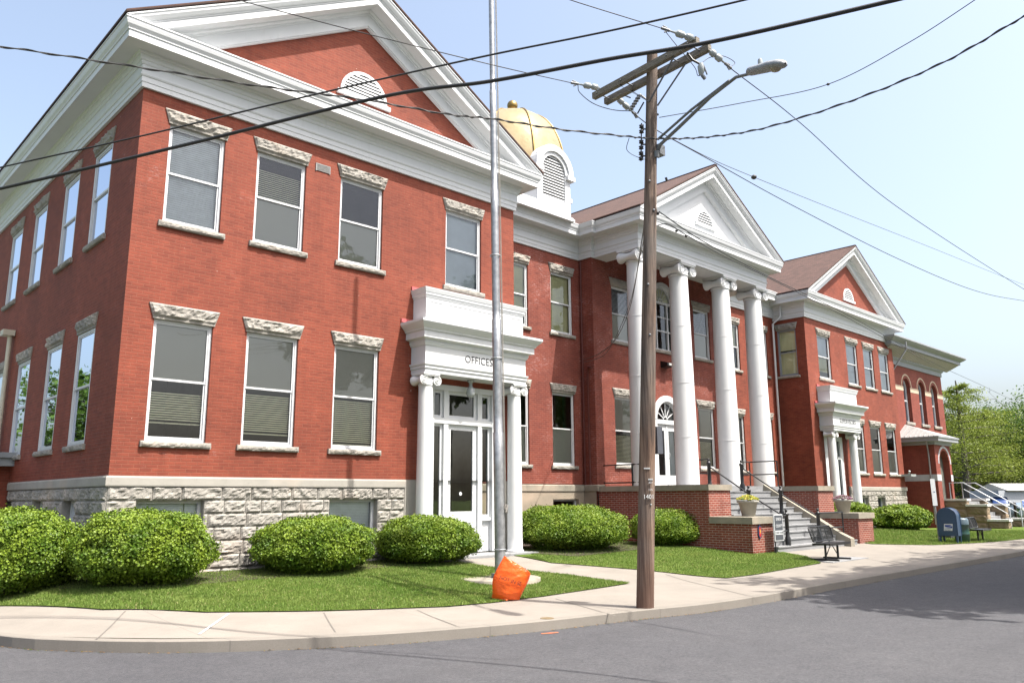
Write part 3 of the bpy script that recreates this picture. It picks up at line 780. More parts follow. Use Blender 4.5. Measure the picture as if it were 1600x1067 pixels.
# --- windows of the office wing
sb = ('shade', GREYB)
Wd = [
 (0, LO, ('screen', ('blind', GREYB, .0)), ('blind', CREAM, .70, .22)),
 (1, LO, ('screen', None), ('blind', CREAM, .80, .12)),
 (2, LO, ('screen', None), ('blind', CREAM, .92, .08)),
 (0, UP, ('blind', GREYB, 1.0, .04, 2.2), ('screen2', None)),
 (1, UP, ('blind', CREAM, .95, .35, .4), ('screen', None)),
 (2, UP, None, ('screen', None)),
 (3, UP, ('shade', GSHADE), ('shade', GSHADE)),
]
for i, (k, lv, tp, bt) in enumerate(Wd):
    if tp and tp[0] == 'screen' and tp[1] and tp[1][0] == 'blind': tp = ('screen', None)
    if bt and bt[0] == 'screen2': bt = ('blind', GREYB, 1.0, 0, 2.2)
    window(CH, FO, offw[k][0], offw[k][1], lv[0], lv[1], tp, bt, i*3.7+1)
for i, (a, b) in enumerate(sidew):
    for lv in (LO, UP):
        window(CH, FLS, a, b, lv[0], lv[1], None, ('blind', CREAM, .5, .0) if (i+int(lv[0])) % 3 == 0 else None, i*2.3+lv[0], glass=GLASSM, dep=-.052)
for i, (a, b) in enumerate(recw):
    window(CH, FRE, a, b, 7.05, 9.22, ('shade', YSHADE), ('shade', YSHADE), 20+i, frame=WHITE)
    window(CH, FRE, a, b, 2.55, 5.02, None, ('screen', None), 24+i)
for i, (a, b) in enumerate(blkw):
    window(CH, FB, a, b, 7.0, 9.05, ('blind', GREYB, 1, 0, .3), ('screen', None), 30+i)
    window(CH, FB, a, b, 2.6, 5.02, ('screen', None), ('blind', CREAM, 1, .15, .5), 34+i)
for i, (a, b) in enumerate(rre):
    window(CH, FRE, a, b, 7.0, 9.1, ('shade', YSHADE), None, 40+i); window(CH, FRE, a, b, 2.6, 5.0, None, None, 44+i)
window(CH, FRL, 1.42, 2.36, 7.03, 9.25, ('shade', YSHADE, .9), ('shade', YSHADE), 50, frame=ANT)
for i, (a, b) in enumerate(rww):
    window(CH, FRW, a, b, UP[0], UP[1], ('shade', GSHADE), ('shade', GSHADE) if i else ('shade', YSHADE, .7), 52+i)
    if i: window(CH, FRW, a, b, LO[0], LO[1], None, ('screen', None), 58+i)

# --- arched window and front door behind the columns
def arch_pts(cx, zc, r, K=16): return [(cx+r*math.cos(math.pi*k/K), zc+r*math.sin(math.pi*k/K)) for k in range(K+1)]
def arch_ring(mb, F, cx, zc, r0, r1, o0, o1, K=16, m=0):
    A, B = arch_pts(cx, zc, r0, K), arch_pts(cx, zc, r1, K)
    for k in range(K):
        a, b, c, d = A[k], A[k+1], B[k+1], B[k]
        mb.hexa([F(a[0],o1,a[1]), F(d[0],o1,d[1]), F(c[0],o1,c[1]), F(b[0],o1,b[1]), F(a[0],o0,a[1]), F(d[0],o0,d[1]), F(c[0],o0,c[1]), F(b[0],o0,b[1])], m)
def fan(mb, F, cx, zc, r, o, w_=.022, n=7):
    for k in range(1, n):
        a = math.pi*k/n; mb.bar(F(cx+.12*math.cos(a), o, zc+.12*math.sin(a)), F(cx+r*math.cos(a), o, zc+r*math.sin(a)), w_, w_)
    arch_ring(mb, F, cx, zc, .11, .14, o-.01, o+.01, 10)
# upper arched window
f = MB(); r_ = .72; zc = 9.62-r_
arch_ring(f, FB, BC, zc, r_-.09, r_+.07, -.08, .05); arch_ring(f, FB, BC, zc, r_-.15, r_-.09, -.12, -.05)
for s_ in (-1, 1): lbox(f, FB, min(BC+s_*r_, BC+s_*(r_-.1)), max(BC+s_*r_, BC+s_*(r_-.1)), -.12, .0, 7.0, zc); lbox(f, FB, BC+s_*.36-.03, BC+s_*.36+.03, -.12, -.04, 7.0, zc)
lbox(f, FB, BC-r_, BC+r_, -.13, -.03, zc-.06, zc+.03); lbox(f, FB, BC-r_+.1, BC+r_-.1, -.12, -.07, 7.75, 7.80); lbox(f, FB, BC-r_+.1, BC+r_-.1, -.12, -.07, 8.3, 8.34)
lbox(f, FB, BC-r_, BC+r_, -.13, -.05, 7.0, 7.07); fan(f, FB, BC, zc+.03, r_-.12, -.09)
aw = f.build('arched_window', TRIM, CH)
g = MB(); g.face([FB(BC-r_+.05,-.1,7.05), FB(BC+r_-.05,-.1,7.05), FB(BC+r_-.05,-.1,zc), FB(BC-r_+.05,-.1,zc)]); g.face([FB(p[0],-.1,p[1]) for p in arch_pts(BC, zc, r_-.08)]); g.build('pane', GLASS, aw)
g = MB(); g.face([FB(p[0],-.15,p[1]) for p in arch_pts(BC, zc, r_-.03)]); g.build('roller_shade', CREAM, aw)
sl, _ = stone_set(FB, BC-r_, BC+r_, 7.0, 9, 71, False); sl.build('sill', STONE, aw)
# front door
f = MB(); r_ = .80; zc = 5.15-r_
arch_ring(f, FB, BC, zc, r_-.10, r_+.12, -.08, .06); arch_ring(f, FB, BC, zc, r_-.16, r_-.10, -.12, -.05)
for s_ in (-1, 1): lbox(f, FB, min(BC+s_*(r_+.12), BC+s_*(r_-.1)), max(BC+s_*(r_+.12), BC+s_*(r_-.1)), -.12, .05, 1.87, zc)
lbox(f, FB, BC-r_, BC+r_, -.13, .0, zc-.16, zc+.0); fan(f, FB, BC, zc, r_-.12, -.09, .03, 6)
lbox(f, FB, BC-.03, BC+.03, -.12, -.05, 1.87, zc-.16)
for s_ in (-1, 1):
    for q in ((.03,.13,1.87,4.2),(.60,.70,1.87,4.2),(.13,.60,1.87,2.3),(.13,.60,3.95,4.2)): 
        a, b = sorted((BC+s_*q[0], BC+s_*q[1])); lbox(f, FB, a, b, -.115, -.07, q[2], q[3])
dr = f.build('door', WHITE, CH); g = MB(); g.face([FB(BC-.7,-.1,2.2), FB(BC+.7,-.1,2.2), FB(BC+.7,-.1,4.1), FB(BC-.7,-.1,4.1)]); g.face([FB(p[0],-.1,p[1]) for p in arch_pts(BC, zc, r_-.08)]); g.build('pane', GLASS, dr)
g = MB(); g.face([FB(BC+.13,-.16,2.2), FB(BC+.6,-.16,2.2), FB(BC+.6,-.16,4.0), FB(BC+.13,-.16,4.0)]); g.build('curtain', GSHADE, dr)
g = MB(); g.tube([FB(BC+.07,-.05,2.9), FB(BC+.07,.01,2.95), FB(BC+.07,.01,3.1), FB(BC+.07,-.05,3.15)], .012, 6); g.build('handle', STEEL, dr)

# --- main cornice
def cprof(z, s=1):
    p = [(.0,0),(.055,0),(.055,.10),(.070,.105),(.070,.215),(.085,.22),(.10,.25),(.10,.275),(.085,.28),(.085,.455),(.10,.46),(.115,.49),(.115,.53),(.135,.54),(.155,.60),(.155,.64),(.185,.655),(.20,.70),
         (.50,.705),(.50,.70),(.515,.70),(.515,.845),(.535,.85),(.535,.88),(.545,.895),(.575,.94),(.592,1.0),(.60,1.05),(.612,1.055),(.612,1.085),(.0,1.20)]
    return [(a*s, z+b) for a, b in p]
m = MB(); sweep(m, [(0, 14), (0, 0), (WINX, 0), (WINX, REC)], cprof(ZB)); m.build('cornice', WHITE, CH)
PX0, PX1, PY = 15.98, 24.62, -.05
m = MB(); sweep(m, [(WINX, REC), (BLKL-.03, REC), (BLKL-.03, BLKY), (PX0+.1, BLKY), (PX0+.1, PY), (PX1-.1, PY), (PX1-.1, BLKY), (BLKR+.03, BLKY), (BLKR+.03, REC), (RWL, REC)], cprof(ZB+DZM))
m.face([(PX0+.1, PY+.02, ZB+DZM+.002), (PX1-.1, PY+.02, ZB+DZM+.002), (PX1-.1, PY+.75, ZB+DZM+.002), (PX0+.1, PY+.75, ZB+DZM+.002)])
for x0, x1 in ((PX0+.1, PX0+.8), (PX1-.8, PX1-.1)): m.face([(x0, PY+.75, ZB+DZM+.002), (x1, PY+.75, ZB+DZM+.002), (x1, BLKY, ZB+DZM+.002), (x0, BLKY, ZB+DZM+.002)])
m.face([(PX0+.8, PY+.75, ZB+DZM), (PX1-.8, PY+.75, ZB+DZM), (PX1-.8, PY+.75, ZB+DZM+.35), (PX0+.8, PY+.75, ZB+DZM+.35)])
m.face([(PX0+.8, PY+.75, ZB+DZM+.35), (PX1-.8, PY+.75, ZB+DZM+.35), (PX1-.8, BLKY, ZB+DZM+.35), (PX0+.8, BLKY, ZB+DZM+.35)])
for x in (PX0+.8, PX1-.8): m.face([(x, PY+.75, ZB+DZM), (x, BLKY, ZB+DZM), (x, BLKY, ZB+DZM+.35), (x, PY+.75, ZB+DZM+.35)])
m.build('cornice', WHITE, CH)
m = MB(); sweep(m, [(RWL, REC), (RWL, RWY), (RWR, RWY), (RWR, 14)], cprof(ZB+DZR)); m.build('cornice', WHITE, CH)

# --- pediments
def pediment(x0, x1, y, zc, zap, tmat, vent_w, vz, depth_y, ymain, louver_n=7):
    """x0,x1 wall faces; y facade plane; zc cornice top edge; zap outer apex"""
    cx = (x0+x1)/2; hx = (x1-x0)/2+.612; sl = (zap-zc)/hx; L = math.hypot(1, sl); nx, nz = sl/L, 1/L
    prof = [(0,.0),(0,.62),(.03,.62),(.035,.605),(.09,.595),(.15,.56),(.17,.545),(.17,.53),(.20,.525),(.20,.51),(.335,.505),(.335,.20),(.37,.19),(.40,.155),(.44,.15),(.44,.12),(.70,.115),(.70,.09),(.73,.09),(.73,.0)]
    m = MB()
    for s_ in (-1, 1):
        for (t0, o0), (t1, o1) in zip(prof, prof[1:]):
            q = []
            for t, o in ((t0, o0), (t1, o1)):
                vz_ = t*L                      # vertical drop
                q.append(((cx, y-o, zap-vz_), (cx+s_*(hx+.0), y-o, zap-sl*hx-vz_)))
            m.face([q[0][0], q[0][1], q[1][1], q[1][0]])
    o = m.build('raking_cornice', WHITE, CH)
    bm = bmesh.new(); bm.from_mesh(o.data)
    bmesh.ops.bisect_plane(bm, geom=bm.verts[:]+bm.edges[:]+bm.faces[:], plane_co=(0,0,zc-.005), plane_no=(0,0,1), clear_inner=True)
    bm.to_mesh(o.data); bm.free()
    tymp(y, cx, hx-.06, zc+.01, zap-.5*L, tmat)
    # half-round louvred vent
    v = MB(); r = vent_w/2
    arch_ring(v, front(y), cx, vz, r-.05, r+.03, .0, .035, 18); lbox(v, front(y), cx-r-.12, cx+r+.12, 0, .07, vz-.10, vz)
    hz = r-.08; n = louver_n-2
    for k in range(n):
        z = vz+.02+(r-.1)*k/(n-.3); ww = math.sqrt(max(0, (r-.07)**2-(z-vz)**2))
        if ww > .06: v.box(cx-ww, y-.026, z, cx+ww, y-.016, z+.045)
    vo = v.build('gable_vent', WHITE, CH)
    d = MB(); d.face([(p[0], y-.006, p[1]) for p in arch_pts(cx, vz, r-.05, 14)]); d.build('shade_backing', DARK, vo)  # black sheet on the solid wall, shade between the slats painted in
    # roof
    rf = MB(); th = .06
    for s_ in (-1, 1):
        a = (cx, y-.635, zap+.02); b = (cx+s_*(hx+.02), y-.635, zap+.02-sl*(hx+.02)); c = (b[0], depth_y, b[2]); d_ = (cx, depth_y, a[2])
        le = hx*L
        rf.face([a, b, c, d_], uv=[(a[1], le), (b[1], 0), (c[1], 0), (d_[1], le)])
        up = Vector((0,0,th)); A, B, C_, D_ = [tuple(Vector(p)+up) for p in (a, b, c, d_)]
        rf.face([A, B, C_, D_], uv=[(a[1], le), (b[1], 0), (c[1], 0), (d_[1], le)])
        for p, q, P_, Q in ((a,b,A,B),(b,c,B,C_)): rf.face([p, q, Q, P_], uv=[(0,0),(.1,0),(.1,.02),(0,.02)])
    rf.bar((cx, y-.635, zap+.06), (cx, depth_y, zap+.06), .16, .05)
    rf.build('roof', SHING, CH)
pediment(0, WINX, 0, ZB+1.095, 14.02, BRICK, 1.30, 11.26, 14, 0, 9)
pediment(PX0+.1, PX1-.1, PY, ZB+DZM+1.095, 13.76, WHITE, 1.12, 11.58, 12, 0, 7)
pediment(RWL, RWR, RWY, ZB+DZR+1.095, 14.08, BRICK, 1.15, 11.36, 14, 0, 7)
m = MB(); m.box(WINX-.3, REC+.02, ZB+1.0, RWL+.5, 13.9, ZB+1.38); m.build('flat_roof', simple('roof_felt', (.12,.11,.10), .9), CH)
m = MB(); m.box(2, 12.5, 10, 38, 13.9, 11.3); m.build('attic_wall', BRICK, CH)
# small grille high on the office wing
m = MB(); gx0, gx1, gz0, gz1 = 3.92, 4.26, 9.02, 9.17
for k in range(6): lbox(m, FO, gx0, gx1, .0, .02, gz0+k*.026, gz0+k*.026+.013)
for q in ((gx0-.02,gx0),(gx1,gx1+.02)): lbox(m, FO, q[0], q[1], 0, .025, gz0-.02, gz1+.02)
lbox(m, FO, gx0, gx1, 0, .025, gz1, gz1+.02); m.build('wall_grille', simple('grey_grille', (.30,.30,.29), .5), CH)

# --- ionic columns
def capital(mb, x, y, z0, z1, r):
    h = z1-z0; ab = r*1.42
    mb.box(x-ab, y-ab, z1-h*.16, x+ab, y+ab, z1); mb.box(x-ab*.9, y-ab*.95, z1-h*.26, x+ab*.9, y+ab*.95, z1-h*.16)
    mb.lathe(x, y, [(r*.98, z0-h*.05), (r*1.08, z0), (r*1.1, z0+h*.1), (r*1.0, z0+h*.14), (r*1.18, z0+h*.35), (r*1.1, z0+h*.55), (r*.9, z1-h*.2)], 20, cap=False)
    vr = h*.42
    for sx in (-1, 1):
        cx = x+sx*r*1.15; cz = z1-h*.26-vr*.78
        P = []
        for k, (yy, rr) in enumerate(((-1.2,.98),(-1.0,1.0),(-.55,.72),(-.15,.62),(.15,.62),(.55,.72),(1.0,1.0),(1.2,.98))):
            P.append([(cx+vr*rr*math.cos(2*math.pi*t/16), y+yy*r, cz+vr*rr*math.sin(2*math.pi*t/16)) for t in range(16)])
        mb.grid(P, 0, True, close_u=True); mb.face(P[0]); mb.face(P[-1])
        for sy in (-1, 1):     # the spiral band
            pts = []; T = 26
            for t in range(T):
                a = math.pi/2*sx*-1+sx*t*.52; rr = vr*(.92-.80*t/T); pts.append((cx+rr*math.cos(a), y+sy*(r*1.2+.006), cz+rr*math.sin(a)))
            mb.tube(pts, vr*.085, 5)
            mb.ball((cx, y+sy*(r*1.2+.01), cz), vr*.16, 8, 5)
def column(x, y, z0, z1, rb, rt, caph, joints=(), mat=WHITE, base=True, seg=32):
    m = MB(); pr = []
    if base: pr += [(rb*1.12, z0), (rb*1.16, z0+rb*.12), (rb*1.12, z0+rb*.25), (rb*1.02, z0+rb*.3)]
    n = 14; zt = z1-caph
    for k in range(n+1):
        t = k/n; z = z0+(rb*.34 if base else 0)+(zt-z0-(rb*.34 if base else 0))*t
        pr.append((rt+(rb-rt)*(1-t**1.35), z))
    m.lathe(x, y, pr, seg)
    for j in joints:
        for i in range(len(pr)-1):
            if pr[i][1] < j < pr[i+1][1]:
                rr = pr[i][0]+(pr[i+1][0]-pr[i][0])*(j-pr[i][1])/(pr[i+1][1]-pr[i][1]); m.lathe(x, y, [(rr-.01, j-.014), (rr+.007, j-.012), (rr+.007, j+.012), (rr-.01, j+.014)], seg, sm=False, cap=False)
    c = m.build('column', mat, CH)
    k = MB(); capital(k, x, y, zt, z1, rt); k.build('capital', mat, c); return c
PF = 1.87
for i, x in enumerate((16.50, 18.98, 21.80, 24.22)):
    column(x, .36, PF, ZB+DZM, .405, .335, .46, (3.55, 5.45, 7.5), WHITEF, base=False)
# --- porch, stairs
YF = -2.35
m = MB()
def cheek(x0, x1, parm, tallY=YF, lowY=-3.7):
    m = MB()
    m.box(x0, tallY, -.4, x1, BLKY, PF-.17); m.box(x0, lowY, -.4, x1, tallY, .74)
    return m
ck = cheek(16.0, 17.2, None).build('stair_wall', BRICKP, CH)
cp = MB(); cp.box(15.94, YF-.05, PF-.17, 17.24, BLKY-.09, PF); cp.build('coping', COPE, ck, bevel=.01)
cp = MB(); cp.box(15.95, -3.76, .74, 17.26, YF-.0, .93); cp.build('coping', COPE, ck, bevel=.01)
ck = cheek(23.05, 24.25, None).build('stair_wall', BRICKP, CH)
cp = MB(); cp.box(23.0, YF-.05, PF-.17, 24.3, BLKY-.09, PF); cp.build('coping', COPE, ck, bevel=.01)
cp = MB(); cp.box(23.0, -3.76, .74, 24.31, YF-.0, .93); cp.build('coping', COPE, ck, bevel=.01)
m = MB(); m.box(17.2, -1.02, -.3, 23.05, BLKY, PF-.002); m.build('porch_floor', STEP, CH)
m = MB(); NR = 11; zb = zg(19, -4.0); rise = (PF-zb)/NR; run = .278; SY = -1.02
for k in range(NR-1):
    zt = zb+rise*(k+1); y0 = SY-run*(NR-1-k)
    m.box(17.2, y0, -.35, 21.62 if k else 22.6, SY-.001, zt-.035)
    m.box(17.2, y0-.025, zt-.035, 21.62 if k else 22.6, SY-.001, zt)
m.build('stairs', STEP, CH, bevel=.006)
m = MB(); yb = SY-run*(NR-1)-.22
pp = [(yb, zb-.1), (yb, zb+.26), (yb+.3, zb+.40), (SY, PF+.06), (SY, PF-.6), (SY, zb-.1)]
a = [(21.62, y, z) for y, z in pp]; b = [(21.90, y, z) for y, z in pp]
m.face(a); m.face(b)
for i in range(len(a)): j = (i+1) % len(a); m.face([a[i], a[j], b[j], b[i]])
m.build('stair_stringer', COPE, CH)
# hand rails on the stairs
def rail(x, ys, name='handrail'):
    tops = []; ms = []
    for y in ys:
        m = MB(); ms.append(m)
        z = PF if y > SY-.02 else zb+rise*(NR-1-math.floor((SY-y)/run))
        m.lathe(x, y, [(.085, z), (.085, z+.22), (.060, z+.26), (.058, z+.86), (.075, z+.87), (.075, z+.93), (.035, z+.95), (.030, z+.99)], 14); m.ball((x, y, z+1.02), .045, 10, 6); tops.append((x, y, z+.80))
    g = MB(); g.tube(tops, .024, 8); o = g.build(name, BLACK, CH)
    [q.build('post', BLACK, o) for q in ms]; return o
rail(18.12, (-1.06, -2.45, -3.66)); rail(20.15, (-1.06, -2.45, -3.68))
def guard(pts, z0, hs=(.45, .93), posts=(), name='guard_rail', r=.024):
    g = MB()
    for h in hs: g.tube([(x, y, z0+h) for x, y in pts], r, 6)
    for x, y in posts: g.tube([(x, y, z0), (x, y, z0+hs[-1])], r*1.15, 6)
    return g.build(name, BLACK, CH)
guard([(16.12, 1.75), (16.12, .15)], PF-.05, (.16, .74), [(16.12, .55), (16.12, .15)])
guard([(19.6, -.1), (19.6, .9)], PF, (.45, .93), [(19.6, -.1)]); guard([(22.0, .2), (23.0, .2)], PF, (.45, .93), [(22.9, .2)])
guard([(22.95, .2), (22.95, -.9)], PF, (.45, .93), [(22.95, -.9)]); 
guard([(20.2, -3.68), (21.9, -3.68)], .05, (.45, .93), [(21.9, -3.68)])

# flood light
m = MB(); q = at_y(1041, 570, BLKY-.1)
m.hexa([(q[0]-.22,BLKY-.32,q[2]-.08),(q[0]+.16,BLKY-.32,q[2]-.08),(q[0]+.16,BLKY,q[2]-.12),(q[0]-.22,BLKY,q[2]-.12),(q[0]-.22,BLKY-.30,q[2]+.05),(q[0]+.16,BLKY-.30,q[2]+.05),(q[0]+.16,BLKY,q[2]+.14),(q[0]-.22,BLKY,q[2]+.14)])
fl = m.build('flood_light', BLACK, CH); m = MB(); m.box(q[0]-.15, BLKY-.34, q[2]-.06, q[0]+.14, BLKY-.321, q[2]+.03); m.build('lens', simple('lamp_lens', (.6,.62,.6), .2), fl)

# --- small door porches on the wings
def ent_profile(sg):
    return [(0,0),(.02,0),(.02,.10),(.045,.105),(.045,.17),(.07,.19),(.075,.23),(.02,.235),(.02,.66),(.045,.67),(.08,.74),(.08,.80),(.19,.83),(.19,.99),(.22,1.0),(.235,1.04),(.33,1.14),(.36,1.18),(.36,1.24),(0,1.26)]
def door_porch(x0, x1, yw, yf, z, word, wsize, dz=.0, capz=6.62):
    path = [(x0, yw), (x0, yf), (x1, yf), (x1, yw)]
    m = MB(); sweep(m, path, [(o, z+h) for o, h in ent_profile(1)])
    m.face([(x0,yw,z), (x0,yf,z), (x1,yf,z), (x1,yw,z)]); m.face([(x0-.3,yw,z+1.262), (x0-.3,yf-.3,z+1.262), (x1+.3,yf-.3,z+1.262), (x1+.3,yw,z+1.262)])
    # parapet box above
    a0, a1, af = x0+.02, x1-.02, yf+.03; zp = z+1.26; hp = capz-zp
    sweep(m, [(a0, yw), (a0, af), (a1, af), (a1, yw)], [(0, zp), (0, zp+hp-.24), (.015, zp+hp-.235), (.02, zp+hp-.20), (.045, zp+hp-.17), (.045, zp+hp-.12), (.06, zp+hp-.11), (.085, zp+hp-.03), (.09, zp+hp), (0, zp+hp+.01)])
    m.face([(a0,yw,zp+hp+.008), (a0,af,zp+hp+.008), (a1,af,zp+hp+.008), (a1,yw,zp+hp+.008)])
    for p0, p1 in ((a0+.10, a0+.50), (a0+.72, a1-.72), (a1-.50, a1-.10)):     # raised panel borders
        for q in ((p0,p1,zp+hp-.34,zp+hp-.32),(p0,p1,zp+.12,zp+.14),(p0,p0+.02,zp+.14,zp+hp-.34),(p1-.02,p1,zp+.14,zp+hp-.34)): lbox(m, front(af), q[0], q[1], 0, .012, q[2], q[3])
    e = m.build('entrance_canopy', WHITE, CH)
    for q in ((x0-.36, yw-.04, z+1.27, x0-.03, yw+.0, z+1.36), (x0-.06, yw-.04, capz+.01, x0+.2, yw, capz+.10)): fl = MB(); fl.box(*q); fl.build('red_flashing', RED_F, e)
    text(word, wsize, ((x0+x1)/2+dz, yf-.022, z+.45), FACE_S, simple('dark_letter', (.05,.05,.055), .6), 'lettering', e, .006, sx=.92, spacing=1.05)
    return e
EY = -.55
e = door_porch(6.77, 10.14, 0, EY, 4.50, 'OFFICES', .27, .02)
mb_ = MB(); mb_.lathe(8.45, -.28, [(.09,4.49),(.09,4.44),(.045,4.42),(.045,4.33),(.10,4.26),(.12,4.15),(.09,4.06),(.02,4.03)], 14); mb_.build('porch_lamp', PORC, e)
for x in (6.96, 9.95): column(x, -.33, .14, 4.50, .200, .175, .30, (), WHITEF)
# door set in the office wing
m = MB(); d0, d1 = DOOR[0], DOOR[1]
def frame_rects(mb, F, rects, o0, o1):
    for a, b, z0, z1 in rects: lbox(mb, F, a, b, o0, o1, z0, z1)
FD = front(.0)
V_ = [d0+.02, d0+.17, d0+.50, d0+.65, d0+1.53, d0+1.68, d0+2.03, d1-.02]
H_ = [3.38, 3.50, 3.60, 4.12]
frame_rects(m, FD, [(d0-.22, d0+.12, .17, 4.34), (d1-.12, d1+.22, .17, 4.34), (d0+.12, d1-.12, 4.20, 4.34)], -.10, .03)
frame_rects(m, FD, [(d0+.46, d0+.60, .17, 4.20), (d1-.60, d1-.46, .17, 4.20)], -.12, -.0)
frame_rects(m, FD, [(d0+.12, d1-.12, 3.36, 3.50)], -.12, .012)
def sash(a, b, z0, z1, bw_=.07, o0=-.13, o1=-.07):
    frame_rects(m, FD, [(a, a+bw_, z0, z1), (b-bw_, b, z0, z1), (a+bw_, b-bw_, z1-bw_, z1), (a+bw_, b-bw_, z0, z0+bw_)], o0, o1); g_.face([FD(a+bw_, o0+.03, z0+bw_), FD(b-bw_, o0+.03, z0+bw_), FD(b-bw_, o0+.03, z1-bw_), FD(a+bw_, o0+.03, z1-bw_)])
g_ = MB()
sash(d0+.12, d0+.46, 3.50, 4.20); sash(d0+.60, d1-.60, 3.50, 4.20, .085); sash(d1-.46, d1-.12, 3.50, 4.20)
sash(d0+.12, d0+.46, 1.02, 3.36); sash(d1-.46, d1-.12, 1.02, 3.36)
for a, b in ((d0+.12, d0+.46), (d1-.46, d1-.12)):
    frame_rects(m, FD, [(a, b, .17, .94)], -.13, -.10); frame_rects(m, FD, [(a, b, .94, 1.02)], -.13, -.02)
entry = m.build('door_surround', WHITE, CH)
g_.build('pane', GLASSD, entry)
m = MB(); g_ = MB(); a, b = d0+.60, d1-.60
frame_rects(m, FD, [(a, a+.13, .19, 3.36), (b-.13, b, .19, 3.36), (a+.13, b-.13, 3.22, 3.36), (a+.13, b-.13, .19, 1.18)], -.12, -.06)
frame_rects(m, FD, [(a+.12, b-.12, .60, .62)], -.06, -.045)
g_.face([FD(a+.13,-.09,1.18), FD(b-.13,-.09,1.18), FD(b-.13,-.09,3.22), FD(a+.13,-.09,3.22)])
dd = m.build('door', WHITE, CH); g_.build('pane', GLASSD, dd)
g = MB(); g.face([FO(d0, -.75, .1), FO(d1, -.75, .1), FO(d1, -.75, 4.3), FO(d0, -.75, 4.3)]); g.face([FO(d0, -.14, .12), FO(d1, -.14, .12), FO(d1, -.75, .12), FO(d0, -.75, .12)]); g.build('door_backing', simple('door_backing_paint', (.36,.36,.30), .9, 0, .3, 2), CH)  # board and floor added behind the door glass, catching sun to lighten it
m = MB(); m.lathe(0, 0, [(.045, 0), (.045, .01)], 16); o = m.build('paper_disc', WHITE, dd, origin=(0,0,0)); o.location = ((a+b)/2-.03, .07, 1.62); o.rotation_euler = (R(90), 0, 0); o.matrix_parent_inverse = parent_world(dd).inverted()
m = MB(); m.box(6.55, -.85, -.3, 10.3, 0.13, .14); m.box(6.35, -1.15, -.3, 10.45, -.85, .02); m.build('door_step', STEP, CH, bevel=.008)
for a_, b_5 in ((6.62, 7.13), (9.77, 10.0)): m = MB(); m.box(a_, -.02, -.3, b_5, .005, WT); m.build('plinth', BELT, CH)
# supervisors porch on the right wing
e = door_porch(30.70, 33.55, RWY, RWY-.62, 4.45, 'SUPERVISORS', .30, .1, 6.50)
for x in (30.95, 33.25): column(x, RWY-.36, .05, 4.45, .200, .175, .30, (), WHITEF)
m = MB(); g_ = MB(); FD = FRW; a, b = 31.25, 32.7
frame_rects(m, FD, [(RDOOR[0], a+.1, .2, 4.25), (b-.1, RDOOR[1], .2, 4.25), (a+.1, b-.1, 4.05, 4.25), (a+.1, b-.1, 3.2, 3.32), (a+.1, a+.42, .2, .95), (a+.42, a+.50, .2, 4.05), (b-.50, b-.42, .2, 4.05), (b-.42, b-.1, .2, .95)], -.11, .0)
g_.face([FD(a,-.08,.9), FD(b,-.08,.9), FD(b,-.08,4.1), FD(a,-.08,4.1)])
dd = m.build('door', WHITE, CH); g_.build('pane', GLASSD, dd)
m = MB(); m.box(30.5, RWY-1.1, -.4, 34.0, RWY, .1); m.build('door_step', STEP, CH)
m = MB(); wall(m, FRW, 30.0, 33.2, -.4, WT, [(31.0, 32.9, -.4, WT)], depth=.12); wall(m, FO, 6.62, 10.0, -.4, WT, [(7.1, 9.8, -.4, WT)], depth=.1, out=-.004); m.build('wall', BRICK, CH)

# --- gold dome on its white lantern
DX, DY = 14.02, 4.15
m = MB(); 
m.box(11.3, 1.72, ZB+DZM+1.02, 14.92, 6.6, ZB+DZM+1.10); m.box(11.34, 1.76, ZB+DZM+1.10, 14.88, 6.56, ZB+DZM+1.16); m.box(11.4, 1.84, ZB+DZM+1.16, 14.84, 6.5, 11.30)
r8 = 1.86
oct_ = [(DX+r8*math.cos(math.pi*(2*k+1)/8), DY+r8*math.sin(math.pi*(2*k+1)/8)) for k in range(8)]
for (za, zb_, s_) in ((11.0, 12.25, 1.0), (12.25, 12.33, 1.05), (12.33, 12.42, 1.09)):
    lo = [(DX+(x-DX)*s_, DY+(y-DY)*s_, za) for x, y in oct_]; hi = [(p[0], p[1], zb_) for p in lo]
    for k in range(8): j = (k+1) % 8; m.face([lo[k], lo[j], hi[j], hi[k]])
    m.face(hi)
lan = m.build('dome_lantern', WHITE, CH)
# four arched louvre hoods
for q, (ux, uy) in enumerate(((1,0),(0,1),(-1,0),(0,-1))):
    nxv, nyv = uy, -ux
    F4 = Fr(DX, DY, (ux, uy), (nxv, nyv))
    h = MB(); O = 2.30; hwid = .90; zc4 = 12.52; r1 = .56
    wall(h, F4, -.82, .82, 11.2, zc4+r1+.001, [(-r1, r1, 11.52, zc4+r1, 'arch')], depth=.12, out=O)
    # body behind the face
    for s_ in (-1, 1): h.face([F4(s_*.82, O, 11.2), F4(s_*.82, 1.2, 11.2), F4(s_*.82, 1.2, zc4), F4(s_*.82, O, zc4)])
    K = 16
    A = arch_pts(0, zc4, .82, K)
    for k in range(K): h.face([F4(A[k][0],O,A[k][1]), F4(A[k+1][0],O,A[k+1][1]), F4(A[k+1][0],.6,A[k+1][1]), F4(A[k][0],.6,A[k][1])], sm=True)
    fan_ = arch_pts(0, zc4, .82, K)
    arch_ring(h, F4, 0, zc4, r1, r1+.14, O-.05, O+.03, K); arch_ring(h, F4, 0, zc4, r1+.14, .93, O-.30, O+.09, K)
    for s_ in (-1, 1):
        a_, b_2 = sorted((s_*.60, s_*.97)); lbox(h, F4, a_, b_2, O-.3, O+.12, zc4-.16, zc4)
    ho = h.build('arched_hood', WHITE, lan)
